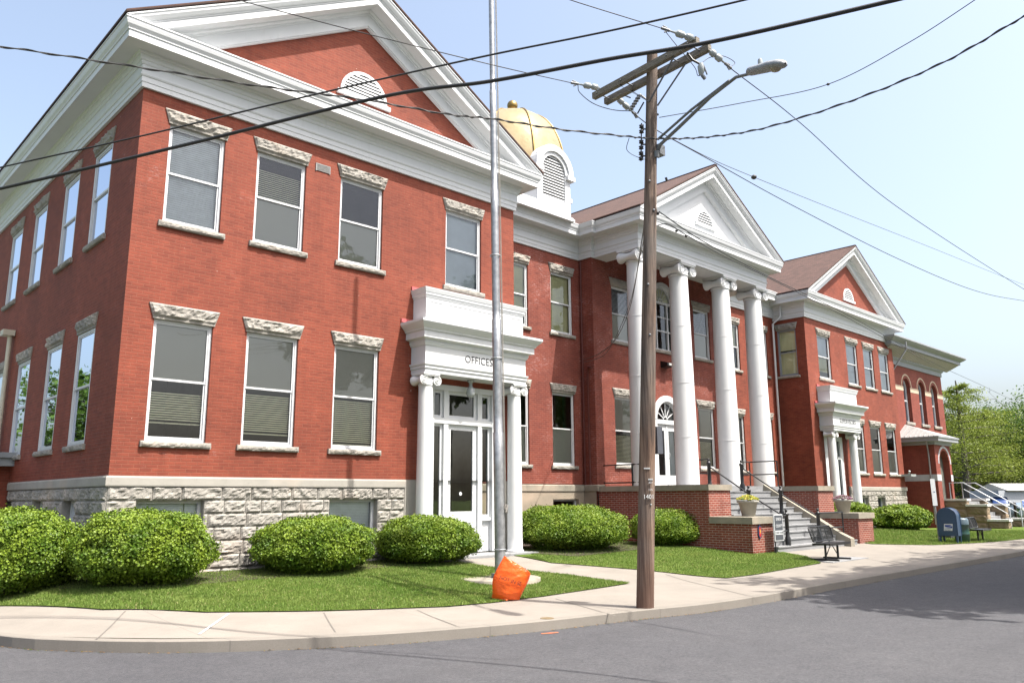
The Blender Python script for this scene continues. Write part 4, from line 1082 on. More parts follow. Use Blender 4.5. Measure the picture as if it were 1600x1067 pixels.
for q, (ux, uy) in enumerate(((1,0),(0,1),(-1,0),(0,-1))):
    F4 = Fr(DX, DY, (ux, uy), (uy, -ux)); O = 2.30; r1 = .56; zc4 = 12.52
    l = MB(); n = 15
    for k in range(n):
        z = 11.54+k*(12.98-11.54)/(n-1)+.02; ww = r1-.01 if z < zc4 else math.sqrt(max(0, (r1-.01)**2-(z-zc4+.03)**2))
        if ww > .08: lbox(l, F4, -ww, ww, O-.050, O-.03, z, z+.042)
    lo_ = l.build('louvre', WHITE, lan)
    l = MB(); l.face([F4(-.6,O-.115,11.4), F4(.6,O-.115,11.4), F4(.6,O-.115,13.1), F4(-.6,O-.115,13.1)]); l.build('shade_backing', DARK, lan)  # flat black sheet paints the shade behind the louvres
# dome: eight gores with ribs
DX += .13; DY -= .13; Hd, Rd = 3.0, 2.06; zd = 12.42; g = MB(); rb = MB()
def gore(t): return Rd*math.cos(t*math.pi/2)**.62 if t < 1 else 0.02
PR = [(Rd*math.cos(a)**.66+ .0, zd+Hd*math.sin(a)) for a in [math.pi/2*i/18 for i in range(18)]]+[(.06, zd+Hd)]
for k in range(8):
    a0, a1 = math.pi*(2*k-1)/8, math.pi*(2*k+1)/8
    P = []
    for r_2, z in PR:
        row = []
        for j in range(7):
            a = a0+(a1-a0)*j/6; rr = r_2*(math.cos(math.pi/8)/math.cos(a-(a0+a1)/2)*.55+.45)
            row.append((DX+rr*math.cos(a), DY+rr*math.sin(a), z))
        P.append(row)
    g.grid(P)
    rb.tube([(DX+r_2*1.005*math.cos(a1), DY+r_2*1.005*math.sin(a1), z) for r_2, z in PR], .035, 6)
dome = g.build('dome', GOLD, CH); rb.build('dome_rib', GOLDD, dome)
f = MB(); f.lathe(DX, DY, [(.16, zd+Hd-.02), (.10, zd+Hd+.06), (.05, zd+Hd+.12), (.05, zd+Hd+.26)], 12); f.ball((DX, DY, zd+Hd+.42), .20, 20, 14); f.build('finial', GOLDD, dome)

# --- downspouts, conduit
m = MB(); m.tube([(29.75, REC-.5, ZB+.75), (29.72, REC-.5, ZB+.2), (29.6, REC-.15, ZB-.1), (29.6, REC-.1, 0)], .05, 8); m.build('downspout', WHITE, CH)
m = MB(); m.tube([(-.10, 8.75, 0.3), (-.10, 8.75, 5.85)], .06, 8); m.box(-.30, 8.6, 5.85, -.02, 8.95, 6.0); m.build('downspout', simple('cream_pipe', (.62,.58,.45), .5), CH)
m = MB(); m.tube([(BLKL-.03, BLKY+.28, 1.9), (BLKL-.03, BLKY+.28, 5.75), (BLKL-.07, BLKY+.20, 5.95), (BLKL-.10, BLKY+.05, 5.9)], .035, 8); m.tube([(BLKL-.04, REC-.10, 1.9), (BLKL-.04, REC-.10, 9.8)], .03, 6); m.build('conduit', simple('red_conduit', (.13,.03,.022), .5), CH)
# number plaque on the pier
q = at_y(1187, 821, -3.71)
m = MB(); K = 20
def oval(cx, y, cz, a, b, K=24): return [(cx+a*math.cos(2*math.pi*k/K), y, cz+b*math.sin(2*math.pi*k/K)) for k in range(K)]
px_ = at_y(1187, 821, -3.735)[0]; pz_ = min(q[2], .52)
m.grid([oval(px_, -3.70, pz_, .085, .19), oval(px_, -3.735, pz_, .085, .19)], close_u=True, sm=False); m.face(oval(px_, -3.735, pz_, .085, .19)); pl = m.build('plaque', simple('navy_enamel', (.03,.07,.16), .3), CH)
m = MB(); m.face(oval(px_, -3.739, pz_, .06, .15)); m.build('plaque_field', simple('red_enamel', (.50,.03,.03), .35), pl)
text('9', .17, (px_, -3.743, pz_), FACE_S, simple('yellow_enamel', (.75,.55,.12), .4), 'plaque_number', pl, .002)

# low side entrance on the left
m = MB(); m.box(-5.0, 7.5, -.3, -.0, 13, 2.35); ad = m.build('side_entrance_wall', BRICK, CH)
m = MB(); m.box(-5.2, 7.15, 2.35, .02, 13.2, 2.55); m.box(-5.25, 7.08, 2.55, .02, 13.2, 2.68); m.build('side_entrance_roof', simple('grey_gutter', (.28,.30,.31), .6), CH)

# ============================================================ ANNEX
AY, AX0, AX1 = 1.55, 40.2, 49.3
AN = thing('annex', (45, 4, 0), 'older red brick annex with arched windows, pale stone bands and flat bracketed cornice', 'building')
FA = front(AY)
def zA(a, b, x=None): return at_y(a, b, AY)[2]
arch = [at_y(p, 640, AY)[0] for p in (1420, 1443, 1462)]
aw_ = .52
wallz = 9.35
az0, az1 = zA(1425, 660), zA(1419, 592)
m = MB(); hs = [(x-aw_, x+aw_, az0, az1, 'arch') for x in arch]
wall(m, FA, AX0, AX1, -1, wallz, hs, depth=.32); wall(m, right(AX1), AY, 16, -1, wallz); wall(m, left(AX0+.02), AY, 16, -1, wallz); wall(m, front(15.9), AX0, AX1, -1, wallz)
m.build('wall', BRICKA, AN)
PALE = simple('pale_brick_band', (.58,.45,.33), .8)
m = MB()
for z0, z1 in ((az1-.78, az1-.50), (az1+.85, az1+.95), (az1+1.02, az1+1.12)):
    xs = [AX0]+[v for x in arch for v in ((x-aw_, x+aw_) if z0 < az1-.1 else ())]+[AX1]
    for i in range(0, len(xs)-1, 2): lbox(m, FA, xs[i], xs[i+1], -.02, .012, z0, z1)
for x in arch: arch_ring(m, FA, x, az1-aw_, aw_+.16, aw_+.25, -.02, .015, 14)
m.build('pale_band', PALE, AN)
for i, x in enumerate(arch):
    f = MB(); F2 = front(AY+.26); rr = aw_-.02; zc = az1-aw_
    arch_ring(f, F2, x, zc, rr-.07, rr, -.02, .06, 14)
    for s_ in (-1, 1): a, b = sorted((x+s_*rr, x+s_*(rr-.07))); lbox(f, F2, a, b, -.02, .06, az0, zc)
    zm = (az0+az1)/2; lbox(f, F2, x-rr, x+rr, -.02, .05, zm-.04, zm+.04); lbox(f, F2, x-rr, x+rr, -.02, .06, az0, az0+.08)
    wn = f.build('arched_window', TRIM, AN); g = MB(); g.face([F2(x-rr,0,az0), F2(x+rr,0,az0)]+[F2(p[0],0,p[1]) for p in arch_pts(x, zc, rr)]); g.build('pane', GLASSM, wn)
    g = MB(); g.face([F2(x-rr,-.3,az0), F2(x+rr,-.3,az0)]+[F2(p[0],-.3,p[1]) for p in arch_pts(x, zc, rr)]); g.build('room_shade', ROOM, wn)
    g = MB(); rough(g, FA, x-aw_-.1, x+aw_+.1, az0-.16, az0, .08, .01, x, .01, .2); g.face([FA(x-aw_-.1,.08,az0), FA(x+aw_+.1,.08,az0), FA(x+aw_+.1,-.3,az0), FA(x-aw_-.1,-.3,az0)]); g.build('sill', STONE, wn)
m = MB(); cz = wallz; o_ = 1.25
sweep(m, [(AX0, 15.9), (AX0, AY), (AX1, AY), (AX1, 15.9)], [(0,cz-.5),(.06,cz-.5),(.06,cz-.25),(.14,cz-.2),(.20,cz),(o_-.35,cz+.25),(o_-.3,cz+.25),(o_-.3,cz+.42),(o_-.12,cz+.52),(o_,cz+.62),(o_,cz+.70),(0,cz+.95)])
m.face([(AX0,AY,cz+.95),(AX1,AY,cz+.95),(AX1,15.9,cz+.95),(AX0,15.9,cz+.95)])
cn = m.build('cornice', ANT, AN)
m = MB(); x = AX0-.6
while x < AX1+.9:
    m.hexa([FA(x,.16,cz-.12), FA(x+.10,.16,cz-.12), FA(x+.10,.1,cz-.12), FA(x,.1,cz-.12), FA(x,o_-.36,cz+.22), FA(x+.10,o_-.36,cz+.22), FA(x+.10,.12,cz+.1), FA(x,.12,cz+.1)]); x += .26
m.build('dentil_row', SOFFIT, cn)
m = MB(); q0, q1 = at_y(1418, 532, AY-o_), at_y(1405, 620, AY-.08)
m.tube([(q0[0], AY-o_+.1, cz+.5), (q0[0], AY-o_+.1, cz+.1), (AX0+.35, AY-.1, cz-1.4), (AX0+.35, AY-.1, 4.4)], .045, 8); m.build('downspout', simple('grey_pipe', (.35,.36,.37), .5, .2), AN)
# entrance block with hipped metal roof
EX0 = 41.45; EYF = 0.0-.25
EX1 = at_y(1486, 720, EYF)[0]; ZT = at_y(1462, 694, EYF)[2]
m = MB(); ac = (at_y(1473, 700, EYF)[0])+.05
wall(m, front(EYF), EX0, EX1, -1, ZT, [(ac-.75, ac+.75, .8, 3.95, 'arch')], depth=.35); wall(m, left(EX0), EYF, AY, -1, ZT); wall(m, right(EX1), EYF, AY, -1, ZT)
eb = m.build('entrance_block', BRICKA, AN)
m = MB(); BZ = simple('grey_stone_band', (.52,.53,.56), .8)
for z0, z1 in ((2.28, 2.62), (4.42, 4.56)):
    sweep(m, [(EX0, AY), (EX0, EYF), (ac-.75 if z0 < 3 else EX1, EYF)], [(-.01,z0),(.015,z0),(.015,z1),(-.01,z1)])
    if z0 < 3: sweep(m, [(ac+.75, EYF), (EX1, EYF), (EX1, AY)], [(-.01,z0),(.015,z0),(.015,z1),(-.01,z1)])
arch_ring(m, front(EYF), ac, 3.95-.75, .86, .98, -.01, .015, 14)
m.build('pale_band', BZ, eb)
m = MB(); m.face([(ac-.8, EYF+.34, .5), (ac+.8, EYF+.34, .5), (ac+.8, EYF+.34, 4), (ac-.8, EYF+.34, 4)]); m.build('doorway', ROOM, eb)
m = MB(); o2 = .42
sweep(m, [(EX0, AY), (EX0, EYF), (EX1, EYF), (EX1, AY)], [(0, ZT-.02), (.08, ZT-.02), (.1, ZT+.12), (o2-.05, ZT+.16), (o2-.05, ZT+.30), (o2, ZT+.34), (o2, ZT+.40), (0, ZT+.42)])
m.build('cornice', ANT, eb)
m = MB(); zr = ZT+.41; xm0, xm1 = EX0+1.15, EX1-1.15; zt_ = ZT+1.25
A_, B_, C2, D2 = (EX0-o2, EYF-o2, zr), (EX1+o2, EYF-o2, zr), (xm1, AY, zt_), (xm0, AY, zt_)
m.face([A_, B_, C2, D2]); m.face([(EX0-o2, AY, zr), A_, D2]); m.face([B_, (EX1+o2, AY, zr), C2])
for k in range(1, 9):
    t = k/9; m.bar((EX0-o2, EYF-o2+(AY-EYF+o2)*t, zr+.015), (EX0-o2+(xm0-EX0+o2)*(t), EYF-o2+(AY-EYF+o2)*t, zr+(zt_-zr)*t+.015), .03, .03)
m.build('roof', simple('pale_metal_roof', (.40,.40,.39), .45, .2), eb)
m = MB(); m.tube([(EX0-.35, EYF+.25, ZT+.2), (EX0-.12, EYF+.3, ZT-.25), (EX0-.07, EYF+.3, ZT-.5), (EX0-.07, EYF+.3, 0.0)], .04, 8); m.build('downspout', simple('grey_pipe2', (.35,.33,.34), .5, .2), eb)
# stone stair walls of the annex
sx0 = EX0+1.2; 
STW = STONEB
def block_wall(mb, x0, x1, y0, y1, z0, z1, seed):
    hgt = .42; z = z1; rnd = random.Random(seed)
    Fs = front(y0); Fl = left(x0)
    while z > z0+.05:
        zb2 = max(z-hgt, z0)
        a = x0
        while a < x1-.05:
            b = min(a+rnd.uniform(.7, 1.3), x1); b = x1 if x1-b < .35 else b
            rough(mb, Fs, a+.01, b-.01, zb2+.01, z-.01, .01, .04, rnd.random()*40, .035, .13); a = b
        a = y0
        while a < y1-.05:
            b = min(a+rnd.uniform(.7, 1.3), y1); b = y1 if y1-b < .35 else b
            rough(mb, Fl, a+.01, b-.01, zb2+.01, z-.01, .01, .04, rnd.random()*40, .035, .13); a = b
        z = zb2
    mb.box(x0, y0, z0, x1, y1, z1)
st_l = MB(); cpm = MB(); base_z = SW-.3
XS = 42.3
# terraces stepping down towards the street
P1 = at_y(1475, 777, -.9); 
TY = [at_x(a, 790, XS)[1] for a in (1475, 1510, 1541, 1572)]; TZ = [at_x(1490, 779, XS)[2], at_x(1525, 787.5, XS)[2], at_x(1555, 811, XS)[2]]
WCO = simple('white_coping', (.70,.70,.68), .7)
for i in range(3):
    for a_, q_ in ((XS, 1), (XS+3.2, 11)):
        st_l = MB(); cpm = MB(); block_wall(st_l, a_, a_+.5, TY[i+1]+.01, TY[i], base_z, TZ[i]-.11, i+q_); cpm.box(a_-.08, TY[i+1]-.08, TZ[i]-.107, a_+.58, TY[i]+.02, TZ[i])
        sw_ = st_l.build('stair_wall', STW, AN); cpm.build('coping', WCO, sw_)
m = MB()
NS = 9
for k in range(NS): m.box(XS+.5, TY[3]+.2+(TY[0]-TY[3]-.8)*k/NS, base_z, XS+3.2, EYF, base_z+.12+(TZ[0]-.15-base_z-.12)*k/(NS-1))
m.build('stairs', STEP, AN)
for x in (XS+.9, XS+2.9):
    g = MB(); g.tube([(x, TY[0]-.1, TZ[0]), (x, TY[0]-.1, TZ[0]+.85), (x, TY[0]-.8, TZ[0]+.85), (x, TY[3]+.1, TZ[2]+.55), (x, TY[3]+.1, base_z+.3)], .03, 8)
    g.tube([(x, TY[0]-.8, TZ[0]+.50), (x, TY[3]+.1, TZ[2]+.2)], .022, 6); g.build('handrail', STEEL, AN)
m = MB(); q = at_y(1406, 742, RWY-.3); 
m.box(q[0]-.2, RWY-.02, q[2]-.02, q[0]+.2, RWY-.45, q[2]+.16) if False else m.box(39.6, RWY-.55, 2.50, 40.3, RWY-.02, 2.62)
m.tube([(39.7, RWY-.4, 2.62), (39.6, RWY-.5, 2.78)], .05, 8); m.build('security_camera', PORC, CH)

# ============================================================ UTILITY POLE
pb = G(1008, 949); pd = float((pb-CAM) @ _fw)
ptop = at_d(1019, 86, pd+1.62)
PO = thing('utility_pole', tuple(pb), 'tall weathered wooden utility pole with double crossarms at the kerb', 'utility pole')
ax = (np.array(ptop)-pb); Hpole = ptop[2]-pb[2]
def onpole(z): t = (z-pb[2])/Hpole; return pb+ax*t
def pole_at(b): # point on the pole axis at image row b
    lo_, hi_ = pb[2], ptop[2]
    for _ in range(40):
        mid = (lo_+hi_)/2; p = onpole(mid)-CAM; yy = 533.5-FPX*(p@_u)/(p@_fw)
        if yy > b: lo_ = mid
        else: hi_ = mid
    return onpole(lo_)
m = MB(); n = 22; seg = 20; P = []
for i in range(n+1):
    t = i/n; c = pb+ax*t; r = .140-.045*t
    P.append([(c[0]+(r+.006*noise.noise(Vector((k*.9, i*.15, 3))))*math.cos(2*math.pi*k/seg), c[1]+(r+.006*noise.noise(Vector((k*.9, i*.15, 8))))*math.sin(2*math.pi*k/seg), c[2]) for k in range(seg)])
m.grid(P, close_u=True); m.face(P[-1]); m.build('pole_shaft', WOOD, PO, origin=tuple(pb))
mr = _r/np.linalg.norm(_r)
za = pole_at(112)[2]
def arm(pxl, pxr, dd, name='crossarm'):
    L_ = at_z(pxl[0], pxl[1], za+dd); R_ = at_z(pxr[0], pxr[1], za+dd)
    return L_, R_
A1l, A1r = arm((929,151), (1098,60), .0); A2l, A2r = arm((952,160), (1113,70), .0)
cA = (A1l+A1r)/2; dirA = (A1r-A1l)/np.linalg.norm(A1r-A1l)
mid1 = pole_at(112); perp = np.array([dirA[1], -dirA[0], 0]); 
if perp @ (CAM-mid1) < 0: perp = -perp
La = 1.22
c1 = np.array([mid1[0], mid1[1], za])
def arm_end(off, s): return c1+perp*off+dirA*s
l1 = (A1l-c1)@dirA; r1_ = (A1r-c1)@dirA; l2 = (A2l-c1)@dirA; r2_ = (A2r-c1)@dirA
l1, r1_, l2, r2_ = -1.28, 1.12, -1.28, 1.12
o1f = .16; o2f = -.16
def armm(off, l, r_):
    m = MB(); p, q = arm_end(off, l), arm_end(off, r_)
    o = None; m.bar(tuple(p), tuple(q), .095, .12); return m.build('crossarm', WOODG, PO, bevel=.008)
armm(o1f, l1, r1_); armm(o2f, l2, r2_)
m = MB()
for s_ in (-1.15, -.55, .5, .95): m.tube([tuple(arm_end(.24, s_)), tuple(arm_end(-.24, s_))], .012, 6)
for s_, off in ((-.62, o1f), (.62, o1f), (-.62, o2f), (.62, o2f)):
    m.bar(tuple(arm_end(off, s_)-np.array([0,0,.06])), tuple(c1+perp*(.11 if off > 0 else -.11)+np.array([0,0,-.62])), .035, .008)
m.build('crossarm_brace', GREYM, PO)
def insul(p, q, parent=PO):
    """string of two glazed discs from p to q"""
    p, q = Vector(p), Vector(q); d = (q-p); m = MB(); L = d.length; d.normalize()
    prof = [(.012,0),(.03,.08),(.055,.10),(.058,.30),(.045,.34),(.03,.36),(.055,.42),(.058,.62),(.045,.66),(.02,.70),(.012,1)]
    m.tube([tuple(p+d*L*t) for _, t in prof], [r for r, _ in prof], 12); o = m.build('insulator', PORC, parent)
    k = MB(); k.tube([tuple(q-d*.05), tuple(q+d*.10)], .025, 6); k.tube([tuple(q-d*.01+Vector((0,0,.03))), tuple(q+d*.07+Vector((0,0,.05)))], .012, 6); k.tube([tuple(q+Vector((0,0,-.03))), tuple(q+d*.05+Vector((0,0,-.06)))], .012, 6); k.build('wire_clamp', GREYM, o)
    return q+d*.1
def depth_of(p): return float((np.array(p)-CAM)@_fw)
def px3(a, b, d): return at_d(a, b, d)
dF = depth_of(arm_end(o1f, l1)); dFr = depth_of(arm_end(o1f, r1_)); dRl = depth_of(arm_end(o2f, l2)); dRr = depth_of(arm_end(o2f, r2_))
i1 = insul(px3(937,138,dF), px3(900,131,dF-.1)); i2 = insul(px3(1086,62,dFr), px3(1042,47,dFr-.1))
i3 = insul(px3(964,153,dRl), px3(991,178,dRl+.1)); i4 = insul(px3(1108,79,dRr), px3(1136,102,dRr+.1))
# cut-out, arrester, spool rack, lamp bracket and other hardware
m = MB(); d0_ = dRr
m.tube([px3(1074,83,d0_), px3(1082,94,d0_-.05), px3(1093,100,d0_-.1)], .02, 6); m.build('cutout_bracket', BLACK, PO)
m = MB(); m.tube([px3(1096,99,d0_-.1), px3(1095,104,d0_-.1), px3(1096,112,d0_-.1), px3(1095,118,d0_-.1)], [.03,.055,.055,.03], 10); m.build('fuse_cutout', PORC, PO)
m = MB(); m.tube([px3(1099,102,d0_-.12), px3(1105,117,d0_-.12)], .014, 6); m.tube([px3(1097,118,d0_-.1), px3(1102,124,d0_-.1)], .03, 6); m.build('fuse_tube', GREYM, PO)
m = MB(); pts = [px3(998,150,dRl+.1), px3(992,160,dRl+.1), px3(986,170,dRl+.1)]
for k in range(6):
    t = k/5; c = px3(999-13*t, 150+21*t, dRl+.1); m.ball(c, .055, 10, 5, sz=.35)
m.tube(pts, .028, 8); m.build('lightning_arrester', GREYM, PO)
m = MB(); m.tube([px3(1000,148,dRl+.1), px3(1010,156,dRl+.05)], .02, 6); m.tube([px3(976,138,dRl), px3(977,150,dRl), px3(985,153,dRl+.1)], .014, 6); m.tube([px3(1006,160,dRl), px3(996,178,dRl+.05)], .014, 6); m.build('arrester_bracket', BLACK, PO)
rk = MB(); 
for b in (198, 206, 222, 231, 240, 248):
    c = pole_at(b)-mr*.17; rk.lathe(c[0], c[1], [(.028, c[2]-.025), (.045, c[2]-.02), (.028, c[2]), (.045, c[2]+.02), (.028, c[2]+.025)], 10)
for b0, b1 in ((193, 252),): rk.tube([tuple(pole_at(b0)-mr*.17), tuple(pole_at(b1)-mr*.17)], .012, 6)
for b in (202, 226, 244): rk.tube([tuple(pole_at(b)-mr*.17), tuple(pole_at(b)-mr*.08)], .014, 6)
rk.build('spool_rack', BLACK, PO)
m = MB(); c = pole_at(236); 
dd_ = depth_of(c)
m.box(c[0]+.02, c[1]-.17, c[2]-.09, c[0]+.18, c[1]-.02, c[2]+.09) ; m.tube([px3(1026,246,dd_-.1), px3(1026,236,dd_-.1)], .05, 8); m.build('bracket_clamp', GREYM, PO)
LA = MB(); Dl = dd_-.05; De = dd_-1.9
def arc(pts): return pts
LA.tube([px3(1026,240,Dl), px3(1032,226,Dl-.1), px3(1060,200,Dl-.45), px3(1110,152,Dl-1.1), px3(1150,121,Dl-1.6), px3(1174,115,Dl-1.85)], [.03,.03,.03,.028,.026,.024], 10)
LA.tube([px3(1028,218,Dl), px3(1080,172,Dl-.7), px3(1140,126,Dl-1.5)], .022, 8); LA.build('lamp_arm', GREYM, PO)
hd = MB(); h0 = np.array(px3(1170,113,Dl-1.8)); h1 = np.array(px3(1227,100,Dl-2.45)); ax_ = h1-h0; Ln = np.linalg.norm(ax_); ax_ = ax_/Ln; sd_ = np.cross(ax_, [0,0,1]); sd_ /= np.linalg.norm(sd_); up_ = np.cross(sd_, ax_)
rows = []
for t, wd, ht, dn in ((0,.06,.05,.05),(.06,.09,.07,.06),(.45,.11,.08,.06),(.62,.13,.09,.05),(.85,.12,.08,.04),(.97,.07,.05,.03),(1.0,.02,.02,.01)):
    c = h0+ax_*Ln*t; rows.append([tuple(c+sd_*wd*math.cos(2*math.pi*k/14)+up_*(ht if math.sin(2*math.pi*k/14) > 0 else dn)*math.sin(2*math.pi*k/14)) for k in range(14)])
hd.grid(rows, close_u=True); hd.face(rows[0]); lampo = hd.build('lamp_head', simple('lamp_grey', (.30,.32,.34), .5, 0, .05, 2), PO)
m = MB(); m.ball(tuple(h0+ax_*Ln*.76-up_*.035), .085, 14, 8, sz=.6); m.build('lens', simple('cobra_lens', (.34,.30,.22), .15), lampo)
m = MB(); c = h0+ax_*Ln*.30+up_*.085; m.lathe(c[0], c[1], [(.035, c[2]-.02), (.035, c[2]+.05), (.028, c[2]+.075)], 12); m.build('photo_cell', PORC, lampo)
m = MB(); 
for b, dx in ((772, 1009),):
    pass
fdir = np.array([CAM[0]-pb[0], CAM[1]-pb[1], 0]); fdir /= np.linalg.norm(fdir)
def tagp(mb, b, w_, h_, shift=0.0, r=.140):
    c = pole_at(b)+fdir*(r)+mr*shift; x = mr*w_/2; mb.hexa([tuple(c-x+np.array([0,0,-h_/2])), tuple(c+x+np.array([0,0,-h_/2])), tuple(c+x-fdir*.03+np.array([0,0,-h_/2])), tuple(c-x-fdir*.03+np.array([0,0,-h_/2])), tuple(c-x+np.array([0,0,h_/2])), tuple(c+x+np.array([0,0,h_/2])), tuple(c+x-fdir*.03+np.array([0,0,h_/2])), tuple(c-x-fdir*.03+np.array([0,0,h_/2]))])
m = MB(); tagp(m, 732, .10, .022); tagp(m, 749, .075, .022, .06); m.build('metal_tag', simple('zinc_tag', (.62,.62,.60), .4, .3), PO)
lm = simple('white_number', (.72,.72,.70), .6)
RT = rotm(mr, (0,0,1))
for s_, b, sz, sh, sxx in (('1401', 776, .10, .035, .9), ('115', 765, .045, .06, 1), ('321', 754, .045, .06, 1)):
    c = pole_at(b)+fdir*.150+mr*sh; text(s_, sz, tuple(c), RT, lm, 'pole_number', PO, .006, sx=sxx)
m = MB(); c = pole_at(788)+fdir*.13+mr*.07; m.ball(tuple(c), .014, 8, 6); m.build('reflector_button', PORC, PO)
m = MB(); c = pole_at(687)-fdir*.10+mr*.155
m.box(c[0]-.05, c[1]-.05, c[2]-.22, c[0]+.10, c[1]+.10, c[2]+.22); m.build('meter_box', simple('dark_grey_box', (.08,.085,.10), .5), PO)
m = MB()
for b, s_ in ((184, .11), (287, -.02), (447, -.02), (525, .02), (332, .06)):
    c = pole_at(b)+fdir*.115+mr*s_; m.ball(tuple(c), .022, 8, 6)
m.build('bolt', GREYM, PO)
# insulator hook for the service drops
m = MB(); c = pole_at(333)+mr*.12; m.ball(tuple(c), .04, 10, 6); m.tube([tuple(pole_at(325)+mr*.1), tuple(c)], .012, 6); m.build('drop_hook', BLACK, PO)

# ============================================================ WIRES
def spline(P, n=10):
    P = [np.array(p, float) for p in P]; out = []
    Q = [2*P[0]-P[1]]+P+[2*P[-1]-P[-2]]
    for i in range(1, len(Q)-2):
        for k in range(n):
            t = k/n; a, b, c, d = Q[i-1], Q[i], Q[i+1], Q[i+2]
            out.append(.5*((2*b)+(-a+c)*t+(2*a-5*b+4*c-d)*t*t+(-a+3*b-3*c+d)*t**3))
    out.append(P[-1]); return out
def wire(name, px, r, label, mat=WIREM, twist=False, grp=None, nodes=(), nr=4):
    pts = spline([at_d(*p) for p in px], 14)
    m = MB(); m.tube(pts, r, 6)
    if twist:
        tw = []; fine = spline([at_d(*p) for p in px], 60)
        for i, p in enumerate(fine): a = i*.28; tw.append(p+np.array([0, math.cos(a), math.sin(a)])*r*1.7)
        m.tube(tw, r*.8, 5)
    for nd in nodes: c = at_d(*nd); m.ball(tuple(c), r*nr, 10, 6, sz=.8)
    o = m.build(name, mat); tag(o, label, 'wire', grp); return o
dp = depth_of(pole_at(215))
wire('overhead_cable', [(-120,318,12.6),(0,295,12.2),(300,224,11.3),(600,151,10.5),(768,127,10.0),(950,93,9.5),(1115,65,9.0),(1400,0,8.2),(1600,-50,7.6)], .024, 'thickest black overhead cable sweeping from the left edge across the flagpole to the top right', WIREM)
wire('overhead_wire', [(-120,290,12.8),(0,262,12.4),(220,213,11.7),(420,165,11.1),(600,123,10.6),(768,86,10.1),(960,47,9.6),(1165,0,9.1),(1300,-34,8.8)], .0125, 'thin straight black wire just above the thickest cable')
wire('twisted_cable', [(-100,62,11.6),(0,73,11.7),(200,103,11.9),(400,134,12.1),(560,155,12.2),(700,179,12.3),(768,186,12.35),(880,203,12.4),(985,214,dp-.1),(1012,217,dp-.15)], .010, 'twisted service cable running from the left edge to the utility pole', WIREG, True)
wire('twisted_cable', [(1012,217,dp-.15),(1060,217,dp-.2),(1120,213,dp-.4),(1200,199,dp-.9),(1330,158,dp-1.8),(1470,100,dp-2.8),(1600,26,dp-3.6),(1700,-30,dp-4)], .010, 'twisted service cable rising from the utility pole to the right edge', WIREG, True)
e1_ = (891,129.5,dF-.12)
wire('power_line', [(300,-18,11.9),(370,0,12),(560,50,12.3),(770,102,12.6),e1_], .0075, 'thin power line from the top edge to the left front insulator')
wire('power_line', [(860,-12,12.0),(890,0,12.1),(960,22,12.2),(1035,45,dFr-.12)], .0075, 'short power line from the top edge to the right front insulator')
wire('power_line', [(1140,106,dRr+.12),(1250,192,dRr+3),(1400,322,dRr+8),(1600,452,dRr+16),(1700,510,dRr+22)], .009, 'steep power line falling from the right rear insulator to the right edge')
wire('power_line', [(994,181,dRl+.12),(1030,206,dRl+.9),(1120,256,dRl+3),(1240,322,dRl+6),(1400,403,dRl+10),(1520,453,dRl+14),(1600,470,dRl+18),(1700,482,dRl+24)], .010, 'power line sagging from the left rear insulator to the right edge')
wire('guy_wire', [(1030,184,dp-.1),(1160,161,dp-.7),(1294,132,dp-1.4),(1420,67,dp-2.2),(1530,-4,dp-2.9),(1600,-50,dp-3.3)], .0065, 'thin grey guy wire with a small grip halfway rising to the right', WIREG, nodes=[(1294,132,dp-1.4)])
wire('telephone_wire', [(1044,214,dp-.1),(1110,248,dp+2),(1178,277,dp+4),(1300,326,dp+8),(1450,385,dp+14),(1600,445,dp+22),(1700,480,dp+30)], .0065, 'palest thin wire with a grey splice just right of the utility pole', WIREG, nodes=[(1178,277,dp+4)], nr=10)
dq = depth_of(pole_at(335))
wire('service_drop', [(1030,331,dq),(1100,378,dq+3),(1200,432,dq+8),(1330,495,dq+15),(1455,565,dq+28),(1530,600,dq+40),(1600,632,dq+55),(1700,668,dq+75)], .011, 'upper of two service drops passing in front of the portico gable')
wire('service_drop', [(1028,352,dq),(1045,351,dq+.5),(1075,369,dq+2),(1130,400,dq+5),(1200,434,dq+8.6),(1330,500,dq+15.6),(1452,567,dq+28.6)], .010, 'lower service drop with small clamps in front of the portico cornice', nodes=[(1057,361,dq+1.2),(1072,369,dq+1.8)], nr=3)
pc = at_y(910, 562, BLKY+.1)
dc = depth_of((BLKL-.1, BLKY+.05, 5.9))
wire('entry_wire', [(1006,352,dq),(1003,375,dq+1),(985,478,dq+7),(962,530,dq+11),(935,553,dc-1),(911,562,dc)], .010, 'upper drop wire curving from the pole down to the conduit beside the portico', WIREG)
wire('entry_wire', [(1006,372,dq),(1002,392,dq+1.5),(982,480,dq+8),(950,548,dq+12),(925,563,dc-.6),(911,565,dc)], .008, 'lower drop wire curving from the pole down to the conduit beside the portico', WIREG)
wire('jumper_wire', [(903,134,dF-.1),(906,145,dF-.1),(927,162,dF),(958,172,dF+.2),(990,174,dRl+.1)], .008, 'looping jumper wire below the left ends of the crossarms', grp=None)
wire('jumper_wire', [(1040,50,dFr-.1),(1060,75,dFr-.1),(1085,105,dFr),(1090,118,d0_-.1),(1095,118,d0_-.1)], .006, 'thin jumper wire hanging from the right front insulator to the fuse cutout')
wire('jumper_wire', [(1096,99,d0_-.1),(1110,90,d0_),(1130,88,d0_+.1),(1148,98,d0_+.2),(1140,106,dRr+.12)], .006, 'small looping jumper wire at the right rear insulator')
wire('jumper_wire', [(983,216,dp-.1),(979,232,dp-.1),(985,240,dp-.1),(997,246,dp-.1),(1010,250,dp-.15)], .006, 'small looping jumper wire beside the spool rack on the pole')

